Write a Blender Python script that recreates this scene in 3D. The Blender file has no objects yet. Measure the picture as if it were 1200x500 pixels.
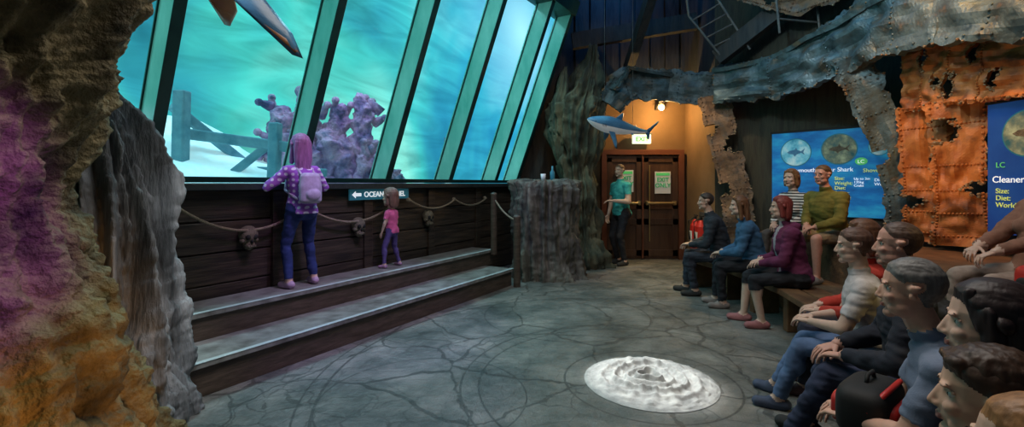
import bpy, bmesh, math, random
import numpy as np
from mathutils import Vector, Matrix, noise
random.seed(7)
sc=bpy.context.scene
COL=sc.collection
try:
    sc.view_settings.view_transform='Standard'
    sc.view_settings.look='None'
except Exception as e: print(e)

# ------------------------------------------------------------------ materials
def newmat(name):
    m=bpy.data.materials.new(name); m.use_nodes=True
    nt=m.node_tree; b=nt.nodes['Principled BSDF']
    return m,nt,b
def ramp(nt,fac,cols):
    r=nt.nodes.new('ShaderNodeValToRGB'); e=r.color_ramp.elements
    while len(e)<len(cols): e.new(0.5)
    for i,(p,c) in enumerate(cols):
        e[i].position=p; e[i].color=(c[0],c[1],c[2],1)
    nt.links.new(fac,r.inputs[0]); return r
def mk(name,cols,scale=5,detail=6,rough=.7,metal=0.,bump=.3,bscale=None,bdist=.02,stretch=(1,1,1),emis=0,spec=.4,distort=0.,rng=(.32,.68),gen='Object'):
    m,nt,b=newmat(name)
    tc=nt.nodes.new('ShaderNodeTexCoord'); mp=nt.nodes.new('ShaderNodeMapping')
    mp.inputs['Scale'].default_value=stretch
    nt.links.new(tc.outputs[gen],mp.inputs[0])
    n=nt.nodes.new('ShaderNodeTexNoise'); n.inputs['Scale'].default_value=scale; n.inputs['Detail'].default_value=detail
    n.inputs['Distortion'].default_value=distort; n.inputs['Roughness'].default_value=.6
    nt.links.new(mp.outputs[0],n.inputs[0])
    if len(cols)==1: cols=[cols[0],tuple(x*.75 for x in cols[0])]
    k=len(cols)
    cc=[(rng[0]+(rng[1]-rng[0])*i/(k-1),c) for i,c in enumerate(cols)]
    r=ramp(nt,n.outputs[0],cc)
    nt.links.new(r.outputs[0],b.inputs['Base Color'])
    b.inputs['Roughness'].default_value=rough; b.inputs['Metallic'].default_value=metal
    b.inputs['Specular IOR Level'].default_value=spec
    if bump:
        n2=nt.nodes.new('ShaderNodeTexNoise'); n2.inputs['Scale'].default_value=bscale or scale*4; n2.inputs['Detail'].default_value=8
        nt.links.new(mp.outputs[0],n2.inputs[0])
        bp=nt.nodes.new('ShaderNodeBump'); bp.inputs['Strength'].default_value=bump; bp.inputs['Distance'].default_value=bdist
        nt.links.new(n2.outputs[0],bp.inputs['Height']); nt.links.new(bp.outputs[0],b.inputs['Normal'])
    if emis:
        nt.links.new(r.outputs[0],b.inputs['Emission Color']); b.inputs['Emission Strength'].default_value=emis
    return m
def emat(name,c,s):
    m,nt,b=newmat(name); b.inputs['Base Color'].default_value=(*c,1)
    b.inputs['Emission Color'].default_value=(*c,1); b.inputs['Emission Strength'].default_value=s
    return m

M={}
M['rock_orange']=mk('rock_orange',[(.035,.028,.014),(.13,.10,.045),(.27,.21,.10),(.10,.075,.035)],scale=3.5,detail=9,bump=1,bscale=34,bdist=.035,rough=.75)
M['rock_grey']=mk('rock_grey',[(.04,.042,.043),(.20,.205,.21),(.42,.42,.42)],scale=7,detail=9,stretch=(1,1,.18),bump=1,bscale=30,bdist=.035,rough=.75)
M['rock_mossy']=mk('rock_mossy',[(.015,.02,.016),(.07,.07,.045),(.15,.12,.07)],scale=5,stretch=(1,1,.4),bump=1,bscale=20,bdist=.03,rough=.85)
M['rock_stumpm']=mk('rock_stumpm',[(.02,.02,.018),(.10,.09,.07),(.20,.18,.14)],scale=6,stretch=(1,1,.25),bump=1,bscale=24,bdist=.03,rough=.8)
M['wood_dark']=mk('wood_dark',[(.012,.009,.008),(.04,.028,.02),(.07,.05,.035)],scale=5,stretch=(.4,.4,6),bump=.6,bscale=12,bdist=.01,rough=.5)
M['wood_step']=mk('wood_step',[(.045,.03,.02),(.11,.075,.055)],scale=5,stretch=(1,1,6),bump=.5,bscale=14,bdist=.008,rough=.5)
M['tread']=mk('tread',[(.12,.11,.10),(.30,.29,.27)],scale=7,bump=.4,bscale=60,bdist=.004,rough=.32)
M['nosing']=mk('nosing',[(.38,.42,.42),(.5,.55,.55)],scale=7,bump=.2,rough=.35)
M['sill']=mk('sill',[(.015,.02,.022),(.04,.05,.05)],scale=6,bump=.2,rough=.35)
M['teal_frame']=mk('teal_frame',[(.05,.30,.24),(.16,.50,.42)],scale=2.5,stretch=(1,1,.4),bump=.1,rough=.18,spec=.7,emis=.17)  # faint emission painted in so the mullion faces read as lit
M['teal_edge']=mk('teal_edge',[(.005,.03,.03),(.012,.06,.055)],scale=4,bump=.1,rough=.3)
M['wall_dark']=mk('wall_dark',[(.010,.014,.018),(.028,.033,.036),(.045,.04,.036)],scale=3,stretch=(3,3,.5),bump=.6,bscale=10,rough=.75)
M['wall_tan']=mk('wall_tan',[(.14,.085,.04),(.20,.12,.06)],scale=2,bump=.3,bscale=30,bdist=.006,rough=.8)
M['wall_olive']=mk('wall_olive',[(.018,.018,.012),(.045,.04,.025),(.025,.018,.013)],scale=3,stretch=(4,4,.5),bump=.6,bscale=8,rough=.75)
M['ceiling']=mk('ceiling',[(.008,.012,.02),(.02,.03,.05)],scale=2,bump=.2,rough=.9)
M['metal_blue']=mk('metal_blue',[(.03,.055,.07),(.10,.15,.165),(.06,.08,.08),(.20,.12,.06)],scale=4,metal=.3,bump=.8,bscale=14,bdist=.02,rough=.5,rng=(.3,.72))
M['rust']=mk('rust',[(.10,.035,.015),(.32,.10,.025),(.46,.17,.045),(.14,.06,.03)],scale=3.2,metal=.1,bump=.6,bscale=20,bdist=.012,rough=.55)
M['rust_crust']=mk('rust_crust',[(.14,.08,.04),(.34,.25,.15)],scale=30,bump=.8,bscale=60,rough=.9)
M['rust_brown']=mk('rust_brown',[(.06,.04,.03),(.20,.11,.06),(.09,.085,.08)],scale=6,metal=.2,bump=.8,bscale=22,bdist=.015,rough=.6)
M['steel']=mk('steel',[(.10,.11,.12),(.2,.19,.17)],scale=12,metal=.6,bump=.2,rough=.5)
M['rope']=mk('rope',[(.22,.17,.11),(.38,.31,.22)],scale=60,bump=.8,rough=.9)
M['bone']=mk('bone',[(.10,.08,.055),(.20,.17,.12)],scale=20,bump=.6,rough=.8)
M['black']=mk('black',[(.008,.008,.008),(.015,.015,.015)],bump=0)
M['door']=mk('door',[(.06,.03,.02),(.10,.055,.032)],scale=3,stretch=(4,4,.4),bump=.2,rough=.4)
M['door_frame']=mk('door_frame',[(.12,.04,.02),(.17,.06,.03)],scale=3,bump=.2,rough=.45)
M['white']=mk('white',[(.75,.75,.72),(.82,.82,.8)],bump=0)
M['sign_teal']=mk('sign_teal',[(.02,.14,.20),(.04,.20,.26)],bump=0,rough=.4,emis=.2)
M['letter_white']=emat('letter_white',(.85,.92,.95),.55)
M['letter_yellow']=emat('letter_yellow',(.7,.8,.15),.35)
M['badge_green']=emat('badge_green',(.10,.55,.15),.3)
M['red']=mk('red',[(.45,.02,.015),(.55,.03,.02)],bump=0,rough=.45)
M['brass']=mk('brass',[(.5,.36,.15),(.6,.45,.2)],bump=0,metal=.8,rough=.35)
M['shark_blue']=mk('shark_blue',[(.05,.15,.28),(.10,.26,.42)],scale=5,bump=.1,rough=.3)
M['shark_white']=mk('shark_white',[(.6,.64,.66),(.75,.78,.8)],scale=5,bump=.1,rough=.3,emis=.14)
M['shark_orange']=mk('shark_orange',[(.30,.11,.04),(.45,.20,.08)],scale=5,bump=.1,rough=.4)
M['bench']=mk('bench_wood',[(.09,.045,.022),(.22,.115,.055)],scale=5,bump=.4,bscale=20,bdist=.006,rough=.5)
M['tier']=mk('tier_rock',[(.04,.03,.022),(.11,.08,.05),(.2,.14,.07)],scale=4,bump=.7,bscale=20,bdist=.02,rough=.8)
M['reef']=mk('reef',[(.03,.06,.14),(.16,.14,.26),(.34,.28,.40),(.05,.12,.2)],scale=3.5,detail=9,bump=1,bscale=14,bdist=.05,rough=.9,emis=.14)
M['sand']=mk('sand',[(.30,.60,.66),(.62,.84,.86)],scale=1.3,bump=.5,bscale=10,rough=.9,emis=.45)  # emission in the colour stands in for light on the seabed
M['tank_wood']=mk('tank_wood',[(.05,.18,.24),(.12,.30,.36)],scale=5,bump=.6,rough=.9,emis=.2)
M['lamp_warm']=emat('lamp_warm',(1,.72,.35),30)
M['exit_glow']=emat('exit_glow',(.85,1,.7),1.2)
M['exit_green']=emat('exit_green',(.02,.35,.12),.3)

def glass():
    m,nt,b=newmat('window_glass'); nt.nodes.remove(b)
    o=nt.nodes['Material Output']
    t=nt.nodes.new('ShaderNodeBsdfTransparent'); t.inputs[0].default_value=(.96,1,1,1)
    g=nt.nodes.new('ShaderNodeBsdfGlossy'); g.inputs['Roughness'].default_value=.02
    f=nt.nodes.new('ShaderNodeFresnel'); f.inputs[0].default_value=1.2
    x=nt.nodes.new('ShaderNodeMixShader')
    nt.links.new(f.outputs[0],x.inputs[0]); nt.links.new(t.outputs[0],x.inputs[1]); nt.links.new(g.outputs[0],x.inputs[2])
    nt.links.new(x.outputs[0],o.inputs[0]); return m
M['glass']=glass()

def water_glow():
    m,nt,b=newmat('tank_water_glow'); nt.nodes.remove(b)
    L=nt.links; o=nt.nodes['Material Output']
    tc=nt.nodes.new('ShaderNodeTexCoord')
    n=nt.nodes.new('ShaderNodeTexNoise'); n.inputs['Scale'].default_value=.28; n.inputs['Detail'].default_value=3; n.inputs['Distortion'].default_value=.6
    L.new(tc.outputs['Object'],n.inputs[0])
    r=ramp(nt,n.outputs[0],[(.32,(.010,.13,.24)),(.43,(.03,.32,.40)),(.53,(.06,.55,.50)),(.66,(.25,.82,.68))])
    mp=nt.nodes.new('ShaderNodeMapping'); mp.inputs['Scale'].default_value=(.4,.3,1.4); mp.inputs['Rotation'].default_value=(0,.35,0)
    L.new(tc.outputs['Object'],mp.inputs[0])
    n2=nt.nodes.new('ShaderNodeTexNoise'); n2.inputs['Scale'].default_value=1.3; n2.inputs['Detail'].default_value=5; n2.inputs['Distortion'].default_value=1.6
    L.new(mp.outputs[0],n2.inputs[0])
    mr2=nt.nodes.new('ShaderNodeMapRange'); mr2.inputs['From Min'].default_value=.3; mr2.inputs['From Max'].default_value=.7; mr2.inputs['To Min'].default_value=.68; mr2.inputs['To Max'].default_value=1.34
    L.new(n2.outputs[0],mr2.inputs[0])
    vm=nt.nodes.new('ShaderNodeVectorMath'); vm.operation='SCALE'; L.new(r.outputs[0],vm.inputs[0]); L.new(mr2.outputs[0],vm.inputs['Scale'])
    d=nt.nodes.new('ShaderNodeVectorMath'); d.operation='DISTANCE'; d.inputs[1].default_value=(.05,14.2,5.9)  # centre of a glow painted into the backdrop emission; no lamp stands there
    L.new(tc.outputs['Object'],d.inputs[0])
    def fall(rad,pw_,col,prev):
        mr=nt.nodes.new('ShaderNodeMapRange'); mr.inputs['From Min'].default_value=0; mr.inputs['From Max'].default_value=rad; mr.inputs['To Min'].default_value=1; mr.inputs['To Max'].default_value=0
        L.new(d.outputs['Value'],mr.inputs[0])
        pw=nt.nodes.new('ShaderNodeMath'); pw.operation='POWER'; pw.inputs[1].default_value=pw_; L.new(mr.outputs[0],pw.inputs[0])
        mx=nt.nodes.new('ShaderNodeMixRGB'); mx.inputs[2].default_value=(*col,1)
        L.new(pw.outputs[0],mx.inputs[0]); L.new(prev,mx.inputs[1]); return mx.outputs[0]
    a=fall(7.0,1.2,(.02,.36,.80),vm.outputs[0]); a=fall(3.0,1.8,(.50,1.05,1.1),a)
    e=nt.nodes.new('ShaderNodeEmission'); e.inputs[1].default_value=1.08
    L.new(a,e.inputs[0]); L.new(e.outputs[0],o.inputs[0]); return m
M['water_glow']=water_glow()

def floor_mat():
    m,nt,b=newmat('floor_concrete_map'); L=nt.links
    tc=nt.nodes.new('ShaderNodeTexCoord')
    n=nt.nodes.new('ShaderNodeTexNoise'); n.inputs['Scale'].default_value=1.6; n.inputs['Detail'].default_value=12; n.inputs['Roughness'].default_value=.72
    L.new(tc.outputs['Object'],n.inputs[0])
    r=ramp(nt,n.outputs[0],[(.32,(.05,.057,.054)),(.46,(.125,.13,.118)),(.58,(.22,.21,.19)),(.70,(.35,.33,.29))])
    n2=nt.nodes.new('ShaderNodeTexNoise'); n2.inputs['Scale'].default_value=2.6; n2.inputs['Detail'].default_value=9
    L.new(tc.outputs['Object'],n2.inputs[0])
    ad=nt.nodes.new('ShaderNodeVectorMath'); ad.operation='MULTIPLY_ADD'; ad.inputs[1].default_value=(.32,.32,.0)
    L.new(n2.outputs['Color'],ad.inputs[0]); L.new(tc.outputs['Object'],ad.inputs[2])
    vo=nt.nodes.new('ShaderNodeTexVoronoi'); vo.feature='DISTANCE_TO_EDGE'; vo.inputs['Scale'].default_value=1.05
    L.new(ad.outputs[0],vo.inputs[0])
    lt=nt.nodes.new('ShaderNodeMath'); lt.operation='LESS_THAN'; lt.inputs[1].default_value=.009; L.new(vo.outputs['Distance'],lt.inputs[0])
    last=lt.outputs[0]
    for c,R,w in [((1.01,3.44,0),.62,.008),((1.01,3.44,0),1.25,.008),((1.01,3.44,0),1.38,.008),((1.0,3.6,0),2.35,.010),((1.0,3.6,0),2.46,.007),((.6,5.2,0),.9,.007),((-.6,3.2,0),.7,.006)]:
        d=nt.nodes.new('ShaderNodeVectorMath'); d.operation='DISTANCE'; d.inputs[1].default_value=c
        L.new(tc.outputs['Object'],d.inputs[0])
        cp=nt.nodes.new('ShaderNodeMath'); cp.operation='COMPARE'; cp.inputs[1].default_value=R; cp.inputs[2].default_value=w
        L.new(d.outputs['Value'],cp.inputs[0])
        mx=nt.nodes.new('ShaderNodeMath'); mx.operation='MAXIMUM'; L.new(last,mx.inputs[0]); L.new(cp.outputs[0],mx.inputs[1]); last=mx.outputs[0]
    v2=nt.nodes.new('ShaderNodeTexVoronoi'); v2.feature='DISTANCE_TO_EDGE'; v2.inputs['Scale'].default_value=3.6
    L.new(ad.outputs[0],v2.inputs[0])
    l2=nt.nodes.new('ShaderNodeMath'); l2.operation='LESS_THAN'; l2.inputs[1].default_value=.014; L.new(v2.outputs['Distance'],l2.inputs[0])
    hm=nt.nodes.new('ShaderNodeMath'); hm.operation='MULTIPLY'; L.new(l2.outputs[0],hm.inputs[0])
    n4=nt.nodes.new('ShaderNodeTexNoise'); n4.inputs['Scale'].default_value=.9; L.new(tc.outputs['Object'],n4.inputs[0])
    mr=nt.nodes.new('ShaderNodeMapRange'); mr.inputs['From Min'].default_value=.44; mr.inputs['From Max'].default_value=.56; mr.inputs['To Max'].default_value=.8; L.new(n4.outputs[0],mr.inputs[0]); L.new(mr.outputs[0],hm.inputs[1])
    mx=nt.nodes.new('ShaderNodeMath'); mx.operation='MAXIMUM'; L.new(last,mx.inputs[0]); L.new(hm.outputs[0],mx.inputs[1]); last=mx.outputs[0]
    sc_=nt.nodes.new('ShaderNodeMath'); sc_.operation='MULTIPLY'; sc_.inputs[1].default_value=.65; L.new(last,sc_.inputs[0])
    mix=nt.nodes.new('ShaderNodeMixRGB'); mix.inputs[2].default_value=(.03,.03,.027,1); L.new(sc_.outputs[0],mix.inputs[0]); L.new(r.outputs[0],mix.inputs[1])
    L.new(mix.outputs[0],b.inputs['Base Color'])
    n3=nt.nodes.new('ShaderNodeTexNoise'); n3.inputs['Scale'].default_value=9; n3.inputs['Detail'].default_value=12; n3.inputs['Roughness'].default_value=.65
    L.new(tc.outputs['Object'],n3.inputs[0])
    sb=nt.nodes.new('ShaderNodeMath'); sb.operation='SUBTRACT'; L.new(n3.outputs[0],sb.inputs[0]); L.new(last,sb.inputs[1])
    bp=nt.nodes.new('ShaderNodeBump'); bp.inputs['Strength'].default_value=.9; bp.inputs['Distance'].default_value=.03
    L.new(sb.outputs[0],bp.inputs['Height']); L.new(bp.outputs[0],b.inputs['Normal'])
    b.inputs['Roughness'].default_value=.32; b.inputs['Specular IOR Level'].default_value=.5
    return m
M['floor']=floor_mat()

# ------------------------------------------------------------------ mesh builder
class MB:
    def __init__(s): s.v=[];s.f=[];s.m=[];s.mats=[]
    def mi(s,k):
        if k not in s.mats: s.mats.append(k)
        return s.mats.index(k)
    def add(s,vs,fs,k):
        o=len(s.v); i=s.mi(k)
        s.v+= [tuple(float(c) for c in p) for p in vs]
        s.f+= [tuple(j+o for j in f) for f in fs]; s.m+=[i]*len(fs)
    def box(s,c,size,k,R=None,jit=0):
        x,y,z=[q/2 for q in size]; vs=[]
        for a in(-1,1):
            for b in(-1,1):
                for d in(-1,1):
                    p=Vector((a*x,b*y,d*z))
                    if R: p=R@p
                    vs.append(Vector(c)+p+Vector((random.uniform(-jit,jit),)*3))
        s.add(vs,[(0,1,3,2),(4,6,7,5),(0,4,5,1),(2,3,7,6),(0,2,6,4),(1,5,7,3)],k)
    def hexa(s,b4,t4,k):
        s.add(list(b4)+list(t4),[(3,2,1,0),(4,5,6,7),(0,1,5,4),(1,2,6,5),(2,3,7,6),(3,0,4,7)],k)
    def prism(s,poly,z0,z1,k,ktop=None):
        n=len(poly); vs=[(p[0],p[1],z0) for p in poly]+[(p[0],p[1],z1) for p in poly]
        s.add(vs,[(i,(i+1)%n,(i+1)%n+n,i+n) for i in range(n)]+[tuple(range(n-1,-1,-1))],k)
        s.add([(p[0],p[1],z1) for p in poly],[tuple(range(n))],ktop or k)
    def tube(s,pts,r,k,seg=8):
        pts=[Vector(p) for p in pts]; n=len(pts); rs=r if isinstance(r,(list,tuple)) else [r]*n
        vs=[]; 
        for i,p in enumerate(pts):
            t=(pts[min(i+1,n-1)]-pts[max(i-1,0)]).normalized()
            a=t.cross(Vector((0,0,1))); 
            if a.length<.05: a=t.cross(Vector((1,0,0)))
            a.normalize(); b=t.cross(a)
            for j in range(seg):
                an=2*math.pi*j/seg; vs.append(p+(a*math.cos(an)+b*math.sin(an))*rs[i])
        fs=[(i*seg+j,i*seg+(j+1)%seg,(i+1)*seg+(j+1)%seg,(i+1)*seg+j) for i in range(n-1) for j in range(seg)]
        fs+= [tuple(range(seg-1,-1,-1)),tuple((n-1)*seg+j for j in range(seg))]
        s.add(vs,fs,k)
    def ell(s,c,r,k,nu=12,nv=8,R=None,e=1.0):
        vs=[];fs=[]
        sp=lambda x: math.copysign(abs(x)**e,x)
        for i in range(nv+1):
            ph=math.pi*i/nv
            for j in range(nu):
                th=2*math.pi*j/nu
                p=Vector((r[0]*sp(math.sin(ph))*sp(math.cos(th)),r[1]*sp(math.sin(ph))*sp(math.sin(th)),r[2]*sp(math.cos(ph))))
                if R: p=R@p
                vs.append(Vector(c)+p)
        for i in range(nv):
            for j in range(nu): fs.append((i*nu+j,(i+1)*nu+j,(i+1)*nu+(j+1)%nu,i*nu+(j+1)%nu))
        s.add(vs,fs,k)
    def build(s,name,smooth=False,local=True,bevel=0,solid=0):
        me=bpy.data.meshes.new(name)
        v=np.array(s.v); 
        if local:
            c=np.array([(v[:,0].min()+v[:,0].max())/2,(v[:,1].min()+v[:,1].max())/2,v[:,2].min()])
        else: c=np.zeros(3)
        me.from_pydata([tuple(p) for p in (v-c)],[],s.f)
        for k in s.mats: me.materials.append(M[k] if isinstance(k,str) else k)
        me.polygons.foreach_set('material_index',s.m)
        me.polygons.foreach_set('use_smooth',[smooth]*len(s.f))
        me.update()
        ob=bpy.data.objects.new(name,me); ob.location=Vector(c); COL.objects.link(ob)
        if bevel:
            b=ob.modifiers.new('bevel','BEVEL'); b.width=bevel; b.segments=2; b.limit_method='ANGLE'
        if solid:
            b=ob.modifiers.new('solid','SOLIDIFY'); b.thickness=solid; b.offset=0
        return ob
def text(parent,s,org,right,up,size,k,name='lettering',align='LEFT',bold=0,ext=.002):
    cu=bpy.data.curves.new(name,'FONT'); cu.body=s; cu.size=size; cu.extrude=ext; cu.align_x=align; cu.offset=bold
    cu.materials.append(M[k])
    ob=bpy.data.objects.new(name,cu); COL.objects.link(ob)
    r=Vector(right).normalized(); u=Vector(up).normalized(); n=r.cross(u)
    mat=Matrix(((r.x,u.x,n.x,org[0]),(r.y,u.y,n.y,org[1]),(r.z,u.z,n.z,org[2]),(0,0,0,1)))
    ob.parent=parent; ob.matrix_parent_inverse=Matrix.Translation(parent.location).inverted(); ob.matrix_basis=mat
    return ob

# ------------------------------------------------------------------ window-wall frame
O=Vector((-3.228,3.07,0)); U=Vector((.5145,.8575,0)); N=Vector((.8575,-.5145,0)); Z=Vector((0,0,1))
def W(s,o,z): return O+U*s+N*o+Z*z
SL=.385
def G(s,h,off=0): return W(s,SL*h+off,1.46+h)

b=MB(); b.add([(-6,-3,0),(6.5,-3,0),(6.5,10,0),(-6,10,0)],[(0,1,2,3)],'floor'); b.build('floor',local=False)
b=MB(); cp=[W(-4,1.0,0),W(7.2,1.0,0),Vector((1.3,9.4,0)),Vector((5.3,9.4,0)),Vector((5.3,-2.6,0)),Vector((-3,-2.6,0))]
b.prism([(p.x,p.y) for p in cp],5.6,5.75,'ceiling'); b.build('ceiling',local=False)

b=MB()
s=-1.6
while s<6.42:
    e=min(s+1.13,6.45)
    b.hexa([W(s,-.2,0),W(e,-.2,0),W(e,-.03,0),W(s,-.03,0)],[W(s,-.2,1.4),W(e,-.2,1.4),W(e,-.03,1.4),W(s,-.03,1.4)],'wood_dark')
    for j in range(5):
        z0=.02+j*.276; z1=z0+.262
        o=.0+random.uniform(-.012,.008)
        b.hexa([W(s+.0,-.05,z0),W(e,-.05,z0),W(e,o,z0),W(s,o,z0)],[W(s,-.05,z1),W(e,-.05,z1),W(e,o,z1),W(s,o,z1)],'wood_dark')
    b.hexa([W(s-.06,-.02,0),W(s+.06,-.02,0),W(s+.06,.035,0),W(s-.06,.035,0)],[W(s-.06,-.02,1.38),W(s+.06,-.02,1.38),W(s+.06,.035,1.38),W(s-.06,.035,1.38)],'wood_dark')
    s=e
b.build('wall_left',local=False,bevel=.006)
b=MB(); b.hexa([W(-1.6,-.45,1.39),W(6.5,-.45,1.39),W(6.5,.11,1.39),W(-1.6,.11,1.39)],[W(-1.6,-.45,1.455),W(6.5,-.45,1.455),W(6.5,.11,1.455),W(-1.6,.11,1.455)],'sill')
b.build('trim_1',local=False,bevel=.01)
b=MB()
def step(s0,s1,o1,z0,z1):
    b.hexa([W(s0,0.04,z0),W(s1,0.04,z0),W(s1,o1-.03,z0),W(s0,o1-.03,z0)],[W(s0,0.04,z1-.035),W(s1,0.04,z1-.035),W(s1,o1-.03,z1-.035),W(s0,o1-.03,z1-.035)],'wood_step')
    b.hexa([W(s0,0.04,z1-.035),W(s1+.02,0.04,z1-.035),W(s1+.02,o1,z1-.035),W(s0,o1,z1-.035)],[W(s0,0.04,z1),W(s1+.02,0.04,z1),W(s1+.02,o1,z1),W(s0,o1,z1)],'tread')
    b.hexa([W(s0,o1-.04,z1),W(s1+.02,o1-.04,z1),W(s1+.02,o1+.004,z1),W(s0,o1+.004,z1)],[W(s0,o1-.04,z1+.006),W(s1+.02,o1-.04,z1+.006),W(s1+.02,o1+.004,z1+.006),W(s0,o1+.004,z1+.006)],'nosing')
step(.1,4.76,.93,0,.24); step(.05,4.96,.47,.24,.46)
b.build('viewing_steps',local=False,bevel=.006)

SM=[-.55,.72,2.03,3.24,4.48,5.71,6.42]
TOP=2.98
for i in range(len(SM)-1):
    b=MB()
    b.add([G(SM[i],0,-.28),G(SM[i+1],0,-.28),G(SM[i+1],TOP,-.28),G(SM[i],TOP,-.28)],[(0,1,2,3)],'glass')
    ob=b.build('window_%d'%(i+1),local=False)
b=MB()
def bx(a,c,o0,o1,h0,h1,k):
    b.hexa([G(a,h0,o0),G(c,h0,o0),G(c,h0,o1),G(a,h0,o1)],[G(a,h1,o0),G(c,h1,o0),G(c,h1,o1),G(a,h1,o1)],k)
for s in SM:
    w=.034
    bx(s-w,s+w,-.30,.0,0,TOP,'teal_frame')
    bx(s-w-.010,s+w+.010,0,.015,0,TOP,'teal_edge')
    bx(s-w-.012,s+w+.012,-.275,-.25,0,TOP,'teal_edge')
bx(SM[0],SM[-1]+.07,-.34,.05,TOP-.12,TOP+.1,'teal_edge')
bx(SM[0],SM[-1]+.07,-.34,.03,0,.05,'teal_edge')
b.build('window_frame',local=False,bevel=.005)
b=MB(); b.hexa([W(-3,1.0,4.5),W(6.5,1.0,4.5),W(6.5,1.2,4.5),W(-3,1.2,4.5)],[W(-3,1.0,5.6),W(6.5,1.0,5.6),W(6.5,1.2,5.6),W(-3,1.2,5.6)],'wall_dark')
b.build('wall_left_upper',local=False)

b=MB(); YB=9.1
def quad(p,k): b.add(p,[tuple(range(len(p)))],k)
quad([(.08,YB,0),(.65,YB,0),(.65,YB,3.1),(.6,YB,3.1),(.12,YB,1.46),(.08,YB,1.4)],'wall_dark')
quad([(.65,YB,0),(1.55,YB,0),(1.55,YB,3.15),(.65,YB,3.15)],'wall_dark')
quad([(1.55,YB,0),(3.35,YB,0),(3.35,YB,3.15),(1.55,YB,3.15)],'wall_tan')
quad([(.62,YB,3.15),(3.35,YB,3.15),(3.35,YB,5.6),(1.36,YB,5.6),(1.12,YB,4.85)],'wall_dark')
quad([(.12,YB,1.40),(.09,8.55,1.40),tuple(G(6.46,TOP,0)),(1.12,YB,4.85)],'wall_dark')
quad([(1.12,YB,4.85),tuple(G(6.46,TOP,0)),tuple(W(6.5,1.1,5.6)),(1.36,YB,5.6)],'wall_dark')
quad([(.08,YB,0),tuple(W(6.45,0,0)),tuple(W(6.45,0,1.4)),(.08,YB,1.4)],'wall_dark')
for j in range(7):
    x=1.35+j*.29
    b.box((x,YB-.03,4.2+.1*(j%2)),(.25,.05,2.0),'wall_dark')
b.build('wall_back',local=False)
b=MB()
quad([(3.35,YB,0),(3.35,7.75,0),(3.35,7.75,3.1),(3.35,YB,3.1)],'wall_tan')
quad([(3.35,YB,3.1),(3.35,7.75,3.1),(3.35,7.75,5.6),(3.35,YB,5.6)],'wall_dark')
quad([(3.35,7.75,0),(4.95,5.88,0),(4.95,5.88,5.6),(3.35,7.75,5.6)],'wall_olive')
quad([(4.95,5.88,0),(4.95,-2.6,0),(4.95,-2.6,5.6),(4.95,5.88,5.6)],'wall_dark')
b.build('wall_right',local=False)

# ------------------------------------------------------------------ tank
b=MB(); n=50
vs=[];fs=[]
for i in range(n+1):
    s=-4+20*i/n
    for j,(z) in enumerate([.9,3,6,9.5]): vs.append(W(s,-2.6,z))
for i in range(n):
    for j in range(3): fs.append((i*4+j,(i+1)*4+j,(i+1)*4+j+1,i*4+j+1))
b.add(vs,fs,'water_glow')
b.add([W(-4,-2.6,.9),W(-4,-.5,.9),W(-4,-.5,9.5),W(-4,-2.6,9.5)],[(0,1,2,3)],'water_glow')
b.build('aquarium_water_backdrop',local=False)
b=MB(); vs=[];fs=[]; nu,nv=70,16
for i in range(nu+1):
    s=-3.8+19.5*i/nu
    for j in range(nv+1):
        t=j/nv; o=-.42-2.15*t
        top=1.35+ (1.0 if s<2.2 else max(.0,1.0-(s-2.2)*.6))*t**1.1
        z=top+.14*noise.fractal(Vector((s*1.3,o*1.5,3)),1,2,4)
        vs.append(W(s,o,z))
for i in range(nu):
    for j in range(nv): a=i*(nv+1)+j; fs.append((a,a+nv+1,a+nv+2,a+1))
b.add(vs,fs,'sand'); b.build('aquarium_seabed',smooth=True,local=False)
b=MB()
def beam(p,q,r,k): 
    p=Vector(p);q=Vector(q); t=(q-p).normalized(); a=t.cross(Z).normalized() if abs(t.z)<.95 else Vector((1,0,0)); c=t.cross(a)
    b.hexa([p-a*r-c*r,p+a*r-c*r,p+a*r+c*r,p-a*r+c*r],[q-a*r-c*r,q+a*r-c*r,q+a*r+c*r,q-a*r+c*r],k)
beam((-3.75,5.2,2.02),(-2.35,5.5,1.84),.06,'tank_wood')
beam((-3.75,5.4,1.62),(-2.25,5.7,1.58),.05,'tank_wood')
beam((-3.58,5.05,1.2),(-3.55,5.05,2.45),.065,'tank_wood')
beam((-2.75,5.4,1.2),(-2.72,5.4,2.15),.06,'tank_wood')
beam((-3.7,5.1,2.3),(-3.2,6.1,1.5),.05,'tank_wood')
beam((-3.3,5.2,1.4),(-2.7,5.45,2.0),.045,'tank_wood')
b.build('sunken_timber_frame',bevel=.02)

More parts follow.
